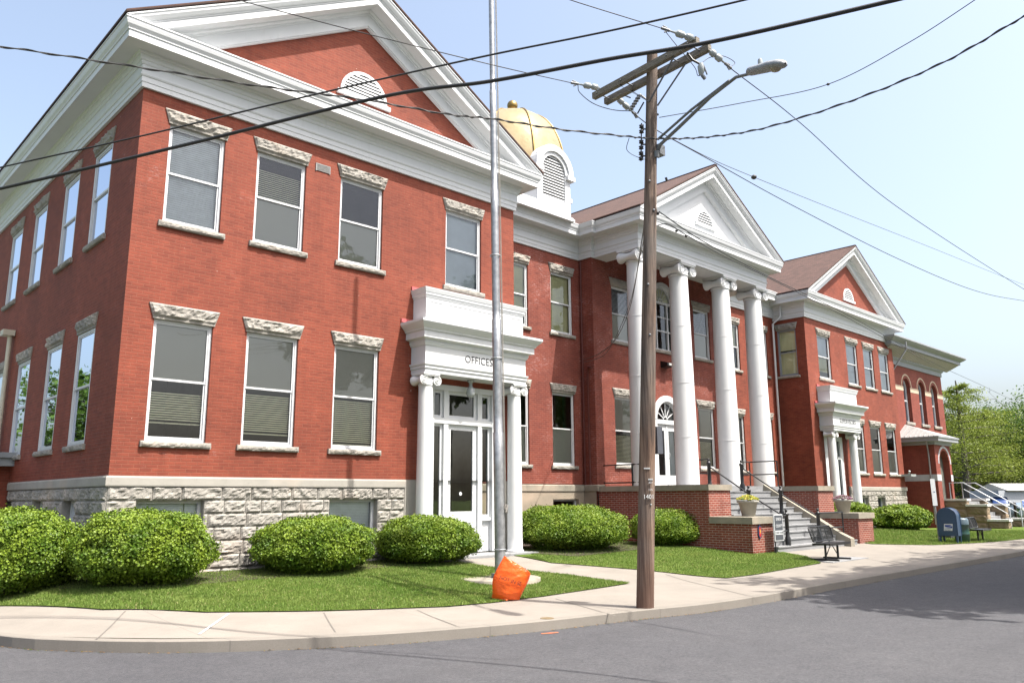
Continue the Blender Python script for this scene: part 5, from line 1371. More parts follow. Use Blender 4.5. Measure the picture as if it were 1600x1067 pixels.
# ============================================================ FLAGPOLE
fb = G(782, 906); fd = depth_of(fb); ft = at_d(767.5, -20, fd+2.7); FP = thing('flagpole', tuple(fb), 'galvanised steel flagpole with clamped rope standing in the lawn', 'flagpole')
m = MB(); fa = ft-fb; rows = []; K = 26
def fr_(t): return .112-.045*t
js = [0]+[.22, .221, .40, .401, .62, .621, .80, .801]+[1]
rr = []
for t in sorted(set(js+[k/12 for k in range(13)])):
    st = sum(1 for j in (.2205, .4005, .6205, .8005) if t > j); rr.append((t, .108-.011*st))
for t, r in rr: c = fb+fa*t; rows.append([(c[0]+r*math.cos(2*math.pi*k/20), c[1]+r*math.sin(2*math.pi*k/20), c[2]) for k in range(20)])
m.grid(rows, close_u=True); m.build('flagpole_shaft', GALV, FP)
m = MB(); q = fb; m.lathe(q[0], q[1], [(.80, q[2]-.1), (.80, q[2]+.045), (.78, q[2]+.055)], 28); m.build('concrete_pad', COPE, FP)
m = MB(); m.box(q[0]-.20, q[1]-.05, q[2]+.03, q[0]-.10, q[1]+.05, q[2]+.14); m.build('anchor_bracket', GREYM, FP)
m = MB(); 
def fpp(b, s_):
    lo_, hi_ = 0., 1.
    for _ in range(40):
        mid = (lo_+hi_)/2; p = fb+fa*mid-CAM; yy = 533.5-FPX*(p@_u)/(p@_fw)
        if yy > b: lo_ = mid
        else: hi_ = mid
    return fb+fa*lo_+mr*s_+fdir*.05
m.tube([tuple(fpp(-15, .10)), tuple(fpp(400, .115)), tuple(fpp(785, .125))], .008, 6); m.tube([tuple(fpp(-15, .12)), tuple(fpp(400, .135)), tuple(fpp(785, .14))], .008, 6)
rnd = random.Random(4)
m.tube([tuple(fpp(785+rnd.uniform(0, 18), .10+rnd.uniform(0, .08))) for _ in range(16)], .012, 5); m.build('halyard_rope', simple('old_rope', (.30,.28,.25), .9), FP)
m = MB(); 
for b in (400, 560, 858): 
    c = fpp(b, 0)-fdir*.05; m.lathe(c[0], c[1], [(.112, c[2]-.012), (.120, c[2]-.010), (.120, c[2]+.010), (.112, c[2]+.012)], 20, cap=False)
m.build('joint_band', STEEL, FP)

# ============================================================ ORANGE BAG over the hydrant
bb = G(789, 937); bm_ = MB()
dB = depth_of(bb)
outl = [((768,933),(812,936)), ((771,925),(812,934)), ((769,912),(817,924)), ((770,902),(822,915)), ((774,893),(826,906)), ((780,883),(829,896)), ((786,872),(829,893)), ((788,868),(806,880))]
rows = []; nseg = 28
for i, ((ax0, ay0), (bx0, by0)) in enumerate(outl):
    L_ = np.array(px3(ax0, ay0, dB)); R_2 = np.array(px3(bx0, by0, dB)); c = (L_+R_2)/2; h = (R_2-L_)/2
    thick = (.13, .17, .17, .155, .13, .09, .04, .015)[i]; row = []
    for k in range(nseg):
        a = 2*math.pi*k/nseg; p = c+h*math.cos(a)-fdir*thick*math.sin(a)*-1
        n_ = noise.noise(Vector((p[0]*5, p[1]*5, p[2]*6)))*.030+abs(noise.noise(Vector((p[0]*4+5, p[1]*4, p[2]*9))))*.035
        row.append(tuple(p+fdir*n_*math.sin(a)+_u*0+mr*n_*.3*math.cos(a)))
    rows.append(row)
bm_.grid(rows, close_u=True); bm_.face(rows[-1])
m_, t_, b_ = nodemat('orange_plastic'); ORG = m_
b_.inputs['Base Color'].default_value = (.80,.15,.022,1); b_.inputs['Roughness'].default_value = .32
v_ = tc(t_); bump(t_, b_, noise_n(t_, mapping(t_, v_, (6, 6, 11)), 1.0, 3, .5), .8, .04)
_o = t_.nodes['Material Output']; _tl = N(t_, 'ShaderNodeBsdfTranslucent'); _tl.inputs[0].default_value = (1,.25,.03,1); _mx = N(t_, 'ShaderNodeMixShader'); _mx.inputs[0].default_value = .38
t_.links.new(b_.outputs[0], _mx.inputs[1]); t_.links.new(_tl.outputs[0], _mx.inputs[2]); t_.links.new(_mx.outputs[0], _o.inputs[0])
HY = thing('bagged_hydrant', tuple(bb), 'bright orange plastic bag printed NOT IN SERVICE tied over a low post in the lawn', 'hydrant cover')
bo = bm_.build('plastic_bag', ORG, HY); md = bo.modifiers.new('s', 'SUBSURF'); md.levels = 1; md.render_levels = 2
m = MB(); m.tube([tuple(bb+np.array([0,0,-.02])), tuple(bb+np.array([0,0,.30]))], .09, 10); m.build('hydrant_post', simple('hydrant_red', (.3,.05,.03), .5), HY)
m = MB(); rnd = random.Random(8)
P = []
for k in range(24):
    a = 2*math.pi*k/24; P.append((bb[0]+.17*math.cos(a)*rnd.uniform(.8,1.2), bb[1]+.17*math.sin(a)*rnd.uniform(.8,1.2)))
m.grid([[(x, y, bb[2]+.012+rnd.uniform(0,.02)) for x, y in P], [((x-bb[0])*.85+bb[0], (y-bb[1])*.85+bb[1], bb[2]+.09) for x, y in P]], close_u=True); m.build('bag_hem', ORG, HY)
lt = simple('dark_print', (.09,.03,.02), .5)
tx = rotm(np.array(px3(822,916,dB))-np.array(px3(784,904,dB)), (0,0,1))
for s_, a, b, sz, mat in (('NOT IN SERVICE', 801, 905, .085, lt), ('IN SERVICE', 812, 885, .055, simple('red_print', (.50,.10,.03), .5))):
    c = px3(a, b, dB)+fdir*(.225 if b > 890 else .135)
    s2 = s_ if s_ != 'NOT IN SERVICE' else 'NOT IN SE'
    text(s2, sz, tuple(c), tx, mat, 'bag_print', HY, .001, sx=.95)

# ============================================================ BENCHES, MAILBOX, BIN, SIGNS
def mesh_panel(mb, p00, p10, p11, p01, nx=26, ny=10, w_=.010):
    p00, p10, p11, p01 = map(Vector, (p00, p10, p11, p01))
    for i in range(nx+1): t = i/nx; mb.bar(p00.lerp(p10, t), p01.lerp(p11, t), w_, w_*.6)
    for j in range(ny+1): t = j/ny; mb.bar(p00.lerp(p01, t), p10.lerp(p11, t), w_, w_*.6)
def make_bench(loc, rz, label, length=1.5):
    t = thing('bench', (0,0,0), label, 'bench', 'metal park benches'); L = length/2
    def tr(p): return p
    m = MB(); m.box(-L, -.02, .43, L, .42, .455); m.box(-L, -.04, .40, L, -.015, .46); m.box(-L, .415, .40, L, .435, .455); m.build('seat', BLACK, t, bevel=.01)
    m = MB(); mesh_panel(m, (-L, .42, .50), (L, .42, .50), (L, .52, .86), (-L, .52, .86), 30, 9, .014)
    fr = [(-L+.06,.415,.49),(L-.06,.415,.49),(L,.425,.55),(L,.505,.82),(L-.06,.52,.87),(-L+.06,.52,.87),(-L,.505,.82),(-L,.425,.55),(-L+.06,.415,.49)]
    m.tube(fr, .020, 8); m.bar((-.03,.42,.5), (-.03,.52,.86), .09, .01); m.build('backrest', BLACK, t)
    for x in (-L+.32, L-.32):
        m = MB(); m.box(x-.035, -.12, 0, x+.035, .62, .045); m.tube([(x, .22, .04), (x, .22, .42)], .032, 8); m.box(x-.02, -.02, .395, x+.02, .44, .43)
        m.tube([(x, .40, .41), (x, .47, .52), (x, .545, .80)], .018, 8); m.build('leg', BLACK, t)
    m = MB(); m.tube([(-L+.32, .22, .10), (-.02, .22, .41)], .014, 6); m.tube([(L-.32, .22, .10), (.02, .22, .41)], .014, 6); m.build('brace', BLACK, t)
    t.location = loc; t.rotation_euler = (0, 0, rz); return t
b1 = G(1291, 879); 
ma, mb2 = G(1284, 877), G(1317, 873)
make_bench((ma[0]*.5+mb2[0]*.5+.05, ma[1]*.5+mb2[1]*.5-.2, SW+.02), R(4), 'black perforated metal bench at the foot of the front steps')
c = G(1533, 846); make_bench((c[0]+.4, c[1]-.1, SW), R(4), 'dark metal bench beside the green litter bin', 1.35)
mm_ = MB(); q = G(1316, 874); mm_.box(q[0]-1.2, q[1]-.3, SW-.1, q[0]+1.0, q[1]+.75, SW+.02); tag(mm_.build('bench_pad', STEP), 'pale square concrete pad under the nearer bench', 'paving slab')

BLUE = simple('postal_blue', (.022,.060,.125), .35, 0, .12, 4)
bl = G(1468, 847); br_ = G(1499, 851)
mc = (bl+br_)/2; 
MBX = thing('mailbox', (0,0,0), 'blue street mailbox with rounded top beside the leaning parking sign', 'mailbox')
m = MB(); hw, hd_, z0, z1 = .31, .26, .28, .95
# body profile in x (width) extruded along y
prof = [(-hw, z0), (hw, z0), (hw, z1)]+[(hw*math.cos(math.pi*k/14), z1+hw*math.sin(math.pi*k/14)) for k in range(1, 14)]+[(-hw, z1)]
F_, B_3 = [(x, -hd_, z) for x, z in prof], [(x, hd_, z) for x, z in prof]
m.face(F_); m.face(B_3)
for i in range(len(prof)): j = (i+1) % len(prof); m.face([F_[i], F_[j], B_3[j], B_3[i]], sm=i > 1 and i < len(prof)-1)
for y in (-hd_, hd_):
    fl = [(hw*1.03*math.cos(math.pi*k/14), y, z1+hw*1.03*math.sin(math.pi*k/14)) for k in range(15)]; m.tube([(hw*1.03, y, z0)]+fl+[(-hw*1.03, y, z0)], .012, 6)
m.build('mailbox_body', BLUE, MBX)
m = MB(); A = [(math.cos(a)*(hw+.006), math.sin(a)*(hw+.006)) for a in (R(20), R(35), R(50), R(65))]
for p, q in zip(A, A[1:]): m.face([(p[0], -hd_+.04, z1+p[1]), (q[0], -hd_+.04, z1+q[1]), (q[0], hd_-.04, z1+q[1]), (p[0], hd_-.04, z1+p[1])])
m.build('drop_door', simple('dark_blue', (.012,.025,.07), .3), MBX)
for x in (-hw+.04, hw-.04):
    for y in (-hd_+.04, hd_-.04):
        m = MB(); m.box(x-.03, y-.03, 0, x+.03, y+.03, z0); m.build('leg', BLUE, MBX)
m = MB(); s0_ = [(-.13, .46), (.15, .46), (.18, .70), (-.10, .70)]
m.hexa([(s0_[0][0],-hd_-.004,s0_[0][1]),(s0_[1][0],-hd_-.004,s0_[1][1]),(s0_[2][0],-hd_-.004,s0_[2][1]),(s0_[3][0],-hd_-.004,s0_[3][1]),(s0_[0][0],-hd_-.001,s0_[0][1]),(s0_[1][0],-hd_-.001,s0_[1][1]),(s0_[2][0],-hd_-.001,s0_[2][1]),(s0_[3][0],-hd_-.001,s0_[3][1])])
lg = m.build('logo_panel', WHITE, MBX)
m = MB(); y = -hd_-.007
m.face([(-.09,y,.55),(.155,y,.55),(.165,y,.62),(.02,y,.575)]); m.face([(-.075,y,.665),(.10,y,.665),(.165,y,.635),(.00,y,.585),(-.085,y,.60)]); m.build('logo_mark', simple('logo_blue', (.02,.06,.30), .4), lg)
text('UNITED STATES', .028, (.0, y, .505), FACE_S, BLUE, 'logo_text', lg, .001); text('POSTAL SERVICE', .026, (.0, y, .48), FACE_S, BLUE, 'logo_text', lg, .001)
MBX.location = (mc[0]+.45, mc[1]+.08, SW); MBX.rotation_euler = (0, 0, R(-86))
mp = MB(); mp.box(mc[0]-.5, mc[1]-.0, SW-.1, mc[0]+.9, mc[1]+.8, SW+.03); tag(mp.build('mailbox_pad', COPE), 'worn concrete pad under the mailbox', 'paving slab')
c = G(1501, 850); BN = thing('litter_bin', (0,0,0), 'dark green litter bin tucked behind the mailbox', 'litter bin')
m = MB(); m.lathe(0, 0, [(.21,0),(.24,.03),(.25,.30),(.26,.31),(.25,.33),(.25,.62),(.27,.63),(.27,.66)], 20); m.build('bin_body', simple('dark_green_paint', (.02,.075,.06), .4), BN)
m = MB(); m.lathe(0, 0, [(.26,.66),(.255,.82),(.22,.88),(.02,.90)], 20); m.build('bin_lid', simple('bluish_lid', (.10,.15,.18), .4), BN)
BN.location = (c[0]+1.15, c[1]+.28, SW)
c = G(1497, 846); NB = thing('notice_box', (0,0,0), 'small red and white notice box standing behind the mailbox', 'newspaper box')
m = MB(); m.box(-.2,-.2,0,.2,.2,1.02); m.build('box_body', simple('dark_box', (.05,.05,.06), .5), NB, bevel=.02)
m = MB(); m.box(-.18,-.215,.72,.18,-.201,.98); m.box(-.215,-.18,.72,-.201,.18,.98); m.build('red_poster', simple('red_poster_paint', (.55,.07,.10), .5, 0, .5, 30), NB)
NB.location = (c[0]+1.35, c[1]+.8, SW)
# leaning parking sign
p0 = G(1467.5, 846); p1 = at_d(1456, 748, depth_of(p0)+.5); SG = thing('parking_sign', tuple(p0), 'narrow white parking sign on a leaning steel post left of the mailbox', 'sign')
m = MB(); m.tube([tuple(p0), tuple(p1)], .03, 8); m.build('sign_post', GALV, SG)
v = (p1-p0)/np.linalg.norm(p1-p0); X_ = np.array([.80,-.60,0]); 
def sgn(t0, t1, wd, mat, nm, off=.035):
    m = MB(); a = p0+(p1-p0)*t0; b = p0+(p1-p0)*t1; n = fdir*off
    m.hexa([tuple(a-mr*wd+n), tuple(a+mr*wd+n), tuple(b+mr*wd+n), tuple(b-mr*wd+n), tuple(a-mr*wd+n+fdir*.01), tuple(a+mr*wd+n+fdir*.01), tuple(b+mr*wd+n+fdir*.01), tuple(b-mr*wd+n+fdir*.01)]); return m.build(nm, mat, SG)
s1_ = sgn(.57, 1.0, .085, WHITE, 'sign_plate'); RS = rotm(mr, p1-p0)
for s_, t, sz, mt in (('P', .93, .07, BLACK), ('1 HR', .79, .05, simple('sign_blue', (.03,.06,.30), .5)), ('NO', .74, .045, simple('sign_red', (.5,.08,.06), .5)), ('PARKING', .70, .035, MATS['sign_red']), ('8-5', .64, .04, MATS['sign_red'])):
    if s_ in ('P', 'PARKING', 'NO', '8-5'): continue
    c = p0+(p1-p0)*t+fdir*.048; text(s_, sz, tuple(c), RS, mt, 'sign_text', s1_, .001)
# courthouse name board by the steps
q0 = G(1222, 862)
SX, SYb = 17.02, -3.98
SB = thing('name_board', (SX, SYb, 0), 'dark board reading SENECA COUNTY COURT HOUSE beside the left stair pier', 'sign')
m = MB(); zc0, zc1 = .25, 1.00; hwb = .255
for y0, y1, w2, h2, mt, nm in ((SYb, SYb+.03, hwb, (zc0, zc1), WHITE, 'board_frame'), (SYb-.008, SYb-.001, hwb-.03, (zc0+.03, zc1-.03), simple('slate_board', (.075,.085,.10), .5), 'board_face')):
    k = MB(); k.box(SX-w2, y0, h2[0], SX+w2, y1, h2[1]); k.build(nm, mt, SB)
for s_, z in (('SENECA', .86), ('COUNTY', .67)): text(s_, .115, (SX, SYb-.011, z), FACE_S, WHITE, 'board_text', SB, .002, sx=.78)
k = MB(); k.box(SX-hwb+.02, SYb-.010, .43, SX+hwb-.02, SYb-.006, .54); k.build('board_strip', WHITE, SB)
text('COURT HOUSE', .085, (SX, SYb-.013, .485), FACE_S, simple('board_ink', (.12,.13,.15), .5), 'board_text', SB, .002, sx=.78)
for q in (((SX+hwb, SYb+.02, .95), (18.12, -3.66, .95)), ((SX+hwb, SYb+.02, .5), (18.12, -3.66, .5)), ((SX-hwb+.03, SYb+.02, -.1), (SX-hwb+.03, SYb+.02, .3))): k = MB(); k.tube(q, .02, 6); k.build('board_bracket', BLACK, SB)
# planters
POT = simple('grey_plaster_pot', (.36,.34,.29), .8, 0, .12, 5)
def planter(loc, label, cols, r=.26, h=.40, seed=1):
    t = thing('planter', (0,0,0), label, 'planter', 'flower pots on the stair piers'); m = MB()
    m.lathe(0, 0, [(r*.62,0),(r*.66,.02),(r*.95,h*.86),(r*1.10,h*.87),(r*1.12,h*.93),(r*1.10,h),(r*.98,h),(r*.95,h*.9)], 24, cap=True); m.build('pot', POT, t)
    f = MB(); f.col = []; rnd = random.Random(seed)
    for k in range(1500):
        a = rnd.uniform(0, 6.28); q = rnd.random()**.5*r*1.12; z = h+.02+(.15*(1-(q/(r*1.2))**2))*rnd.uniform(.3, 1.0); s_ = rnd.uniform(.010, .022)
        c = Vector((q*math.cos(a), q*math.sin(a), z)); u_ = Vector((rnd.gauss(0,1), rnd.gauss(0,1), rnd.gauss(0,.6))).normalized(); v_2 = u_.orthogonal().normalized()
        f.face([c-u_*s_-v_2*s_, c+u_*s_-v_2*s_, c+u_*s_+v_2*s_, c-u_*s_+v_2*s_]); cc = rnd.choice(cols); f.col += [(*cc, 1)]*4
    f.build('flowers', LEAF, t); t.location = loc; return t
planter((17.0, -3.05, .93), 'grey pot of yellow flowers on the left stair pier', [(.44,.38,.04),(.50,.43,.07),(.34,.30,.03),(.14,.21,.03),(.09,.15,.02)], seed=3, r=.29, h=.46)
planter((23.55, -3.0, .93), 'grey pot of pink and purple petunias on the right stair pier', [(.26,.12,.17),(.34,.27,.32),(.18,.05,.09),(.07,.11,.03),(.10,.04,.03)], seed=9, r=.30, h=.45)

# ============================================================ SHRUBS
def shrub(cx, cy, rx, ry, h, label, seed, n=8500, grp='clipped yew shrubs along the front', droop=.45, leaf=.025):
    rnd = random.Random(seed); zb = zg(cx, cy); t = thing('shrub', (cx, cy, zb), label, 'shrub', grp)
    V = []; Fc = []; C = []
    def radius(th, ph):
        d = Vector((math.cos(th)*math.cos(ph), math.sin(th)*math.cos(ph), math.sin(ph)))
        return 1+.14*noise.noise(d*2.0+Vector((seed, 0, 0)))+.06*noise.noise(d*5.5+Vector((0, seed, 0)))+.03*noise.noise(d*12+Vector((0, 0, seed)))
    zc = h*droop
    for k in range(int(n*2.4)):
        th = rnd.uniform(0, 2*math.pi); sp = rnd.uniform(-.92, 1); ph = math.asin(sp)
        q = radius(th, ph)*(rnd.uniform(.90, 1.015) if rnd.random() > .05 else rnd.uniform(1.01, 1.075))
        hz = (h-zc) if sp > 0 else zc*.94
        c = Vector((rx*q*math.cos(ph)**.8*math.cos(th), ry*q*math.cos(ph)**.8*math.sin(th), zc+hz*q*sp))
        nrm = Vector((c.x/rx/rx, c.y/ry/ry, (c.z-zc)/hz/hz)).normalized()
        nrm = (nrm+Vector((rnd.gauss(0,.35), rnd.gauss(0,.35), rnd.gauss(0,.35)+.25))).normalized()
        u_ = nrm.orthogonal().normalized(); u_.rotate(Matrix.Rotation(rnd.uniform(0, 6.28), 3, nrm)); w2 = nrm.cross(u_)
        cl = noise.noise(Vector((c.x*3, c.y*3, c.z*3+seed)))
        tt = min(1, max(0, .5+cl*.7+rnd.gauss(0, .18)+.12*sp))
        base = (.058+.125*tt, .118+.136*tt, .010+.014*tt, 1)
        L = leaf*rnd.uniform(.8, 1.7)
        # a sprig: three slender leaflets fanned outwards
        for s_ in (-.75, 0, .75):
            d = (nrm*.75+u_*math.cos(s_)+w2*math.sin(s_)).normalized(); sd2 = d.cross(nrm).normalized()*L*.30
            m0 = len(V); V += [tuple(c-sd2*.6), tuple(c+d*L*.5+sd2*1.15), tuple(c+d*L*1.1), tuple(c+d*L*.5-sd2*1.15)]; Fc.append((m0, m0+1, m0+2, m0+3)); C += [base]*4
    mb = MB(); mb.v = V; mb.f = Fc; mb.m = [0]*len(Fc); mb.sm = [False]*len(Fc); mb.uv = [(0, 0)]*(4*len(Fc)); mb.col = C
    o = mb.build('foliage', YEW); o.parent = t
    # dense twiggy heart so that no light shows straight through
    core = MB(); rows = []
    for i in range(13):
        sp = -.9+1.86*i/12; ph = math.asin(sp); hz = (h-zc) if sp > 0 else zc*.9
        rows.append([(rx*.88*radius(2*math.pi*k/26, ph)*math.cos(ph)**.8*math.cos(2*math.pi*k/26), ry*.88*radius(2*math.pi*k/26, ph)*math.cos(ph)**.8*math.sin(2*math.pi*k/26), zc+hz*.88*radius(2*math.pi*k/26, ph)*sp) for k in range(26)])
    core.grid(rows, close_u=True); core.face(rows[-1]); core.face(rows[0]); o = core.build('twig_core', simple('shrub_heart', (.05,.095,.010), 1.0, 0, .5, 14, 0, 0) if 'shrub_heart' not in MATS else MATS['shrub_heart']); o.parent = t
    st = MB()
    for k in range(5): a = k*1.3; st.tube([(.1*math.cos(a), .1*math.sin(a), -.02), (.3*rx*math.cos(a), .3*ry*math.sin(a), h*.4)], .022, 6)
    o = st.build('stem', TWIG); o.parent = t
    return t
def PXX(a, y, z=.5): return at_y(a, 850, y)[0]
def shrub_px(x0, x1, ytop, yc, label, seed, **k):
    """extent in the picture turned into a centre and radii at distance yc"""
    c = at_y((x0+x1)/2, 850, yc); d = depth_of(c); rw = (x1-x0)/2/FPX*d*.95; top = at_y((x0+x1)/2, ytop, yc-.0)[2]
    v = np.array([c[0]-CAM[0], yc-CAM[1]]); v /= np.linalg.norm(v); ry = min(rw, k.pop('rymax', 1.05))
    rx = min(math.sqrt(max(.2, rw*rw-(ry*v[0])**2))/v[1], rw*1.45)
    return shrub(c[0], yc, rx, ry, top-zg(c[0], yc)+.0, label, seed, **k)
shrub_px(-70, 125, 795, .35, 'leftmost rounded yew shrub cut by the left edge of the photo', 1, n=9000)
shrub_px(117, 334, 797, -1.0, 'rounded yew shrub in front of the stone corner of the office wing', 2, n=10000)
shrub_px(391, 590, 808, -1.05, 'rounded yew shrub under the second and third office windows', 3, n=9500)
shrub_px(585, 752, 806, -.95, 'rounded yew shrub just left of the office door', 4, n=8500)
shrub_px(797, 985, 790, -.35, 'large rounded yew shrub between the office door and the porch wall', 5, n=12000, rymax=1.5)
shrub_px(984, 1118, 795, -.95, 'yew shrub partly behind the utility pole against the porch wall', 6, n=7500)
shrub_px(1300, 1368, 785, -.6, 'yew shrub behind the right flower pot', 7, n=4500, leaf=.045)
shrub_px(1362, 1462, 789, -1.2, 'wide clipped yew hedge below the right wing windows', 8, n=7500, leaf=.05)

# ============================================================ TREES
def tree(x, y, z, h, cr, label, seed, n=9000, cols=((.10,.20,.02),(.17,.27,.03)), leaf=.28, trunk=.35, bare=.22, layered=False, sparse=.0, grp='trees behind the annex', lean=0, cat='tree'):
    rnd = random.Random(seed); t = thing('tree', (x, y, z), label, cat, grp)
    m = MB(); pts = []; K = 8
    for k in range(K+1):
        q = k/K; pts.append((lean*q*h+.12*noise.noise(Vector((seed, q*3, 0)))*h*.12, .12*noise.noise(Vector((0, q*3, seed)))*h*.1, h*.86*q))
    m.tube(pts, [trunk*(1-.9*k/K)+.03 for k in range(K+1)], 8)
    tips = []; nb = 34 if layered else 26
    for b in range(nb):
        q = bare+(.95-bare)*(b+rnd.random())/nb; i = min(K-1, int(q*K)); f = q*K-i; p0_ = Vector(pts[i]).lerp(Vector(pts[i+1]), f)
        a = b*2.4+rnd.uniform(-.4, .4); shape = math.sin(min(1, (1-q)*1.25+.08)*math.pi*.5) if layered else math.sin(math.pi*min(1, max(.05, (q-bare)/(1-bare)*.86+.12)))**.7
        L = cr*shape*rnd.uniform(.65, 1.1); up = .12 if layered else rnd.uniform(.35, .9)
        d = Vector((math.cos(a), math.sin(a), up)); mid_ = p0_+d*L*.5+Vector((0,0,-.02*L)); end = p0_+d*L*.95+Vector((0, 0, (-.05 if layered else .1)*L))
        m.tube([tuple(p0_), tuple(mid_), tuple(end)], [trunk*.32*(1-q)+.03, trunk*.16*(1-q)+.022, .014], 5)
        for s_ in (.35, .55, .75, .95):
            e = p0_.lerp(end, s_); tips.append((e, L*.30))
            for u_ in range(2):
                dd2 = Vector((rnd.gauss(0,1), rnd.gauss(0,1), rnd.gauss(0,.5)+.2)).normalized()*L*rnd.uniform(.2, .42); e2 = e+dd2; tips.append((e2, L*.24)); m.tube([tuple(e), tuple(e2)], [.02, .008], 4)
    o = m.build('trunk', BARK); o.parent = t
    V = []; Fc = []; C = []
    per = max(1, int(n/len(tips)))
    for e, rr in tips:
        if rnd.random() < sparse*(e.z/h)**2*1.5: continue
        cl = rnd.random(); rr = max(rr, .5)
        for k in range(per):
            g3 = Vector((rnd.gauss(0,.55)*rr, rnd.gauss(0,.55)*rr, rnd.gauss(0,.22 if layered else .45)*rr)); c = e+g3
            nn2 = Vector((rnd.gauss(0,.6), rnd.gauss(0,.6), rnd.gauss(.5,.6))).normalized(); u_ = nn2.orthogonal().normalized(); u_.rotate(Matrix.Rotation(rnd.uniform(0, 6.28), 3, nn2)); w2 = nn2.cross(u_); s_ = leaf*rnd.uniform(.4, .95)
            tt = min(1, max(0, cl*.6+rnd.random()*.4)); cc = tuple(cols[0][i]*(1-tt)+cols[1][i]*tt for i in range(3))
            m0 = len(V); V += [tuple(c-u_*s_*.6), tuple(c+w2*s_*.45), tuple(c+u_*s_*.6), tuple(c-w2*s_*.45)]; Fc.append((m0, m0+1, m0+2, m0+3)); C += [(*cc, 1)]*4
    mb = MB(); mb.v = V; mb.f = Fc; mb.m = [0]*len(Fc); mb.sm = [False]*len(Fc); mb.uv = [(0, 0)]*(4*len(Fc)); mb.col = C
    o = mb.build('crown', LEAF); o.parent = t
    return t
def tree_px(a, ybase, d, **k):
    p = at_d(a, ybase, d); z = -1.2; return p[0], p[1], z
YG = ((.12,.17,.020), (.22,.26,.042)); GG = ((.045,.095,.014), (.10,.17,.022)); DG = ((.022,.055,.009), (.05,.10,.016))
def htop(ytop, d, a): return at_d(a, ytop, d)[2]+1.2
for (a, d, yt, cr, kw) in [
    (1514, 104, 555, 8.5, dict(label='tall yellow-green larch-like tree rising right beside the annex', n=34000, cols=YG, layered=True, seed=21, sparse=.35, trunk=.55, leaf=.22)),
    (1546, 112, 612, 8.5, dict(label='broad yellow-green tree with layered sprays right of the tallest tree', n=32000, cols=YG, layered=True, seed=22, sparse=.3, trunk=.4, leaf=.24)),
    (1488, 116, 630, 7.5, dict(label='yellow-green tree partly hidden by the annex corner', n=22000, cols=YG, layered=True, seed=26, sparse=.2, trunk=.4, leaf=.24)),
    (1588, 126, 640, 9, dict(label='mid green maple behind the white shed', n=26000, cols=GG, seed=23, trunk=.5, leaf=.34)),
    (1622, 118, 612, 8.5, dict(label='sparse topped green tree cut by the right edge', n=20000, cols=GG, seed=24, sparse=1.1, trunk=.5, leaf=.32)),
    (1655, 110, 640, 9, dict(label='dense green tree beyond the right edge', n=16000, cols=GG, seed=28, trunk=.5, leaf=.34)),
    (1560, 145, 680, 10, dict(label='dark low tree farthest back behind the shed', n=26000, cols=DG, seed=25, trunk=.4, leaf=.34, bare=.08)),
    (1500, 148, 690, 10, dict(label='dark low tree farthest back behind the annex steps', n=26000, cols=DG, seed=27, trunk=.4, leaf=.34, bare=.06)),
    (1615, 150, 690, 11, dict(label='dark low tree farthest back at the right edge', n=26000, cols=DG, seed=29, trunk=.4, leaf=.34, bare=.06))]:
    p = at_d(a, 780, d); tree(p[0], p[1], -.6, htop(yt, d, a)-.6, cr, **kw)
# trees across the street and up the side street (they shade the road and show in the glass)
for i_, (tx_, wd_) in enumerate(((13.6, 'slim street tree across the road nearest the camera'), (17.0, 'second slim street tree across the road from the camera'), (20.8, 'third slim street tree across the road from the camera'), (25.2, 'fourth slim street tree across the road from the camera'))):
    tree(tx_, -15.6, -.35, 14.4, 2.6, wd_, 31+i_*7, n=10000, cols=GG, leaf=.42, bare=.55, trunk=.22, grp='trees across the street')
tree(31, -17, -.35, 13, 4.5, 'larger street tree across the road beyond the slim ones', 33, n=8000, cols=GG, leaf=.5, grp='trees across the street')
tree(5, -33, -.35, 12, 5.5, 'tree behind the camera opposite the office wing', 34, n=22000, cols=GG, leaf=.26, grp='trees across the street')
tree(46, -26, -.35, 13, 6, 'far street tree across the road opposite the annex', 36, n=7000, cols=GG, leaf=.5, grp='trees across the street')
tree(-12.5, 47, -.35, 12, 4.5, 'small tree across the side street', 37, n=7000, cols=GG, leaf=.4, grp='trees across the side street')
tree(-17.5, 36, -.35, 11, 4.5, 'large tree farther up the side street', 38, n=7000, cols=GG, leaf=.5, grp='trees across the side street')

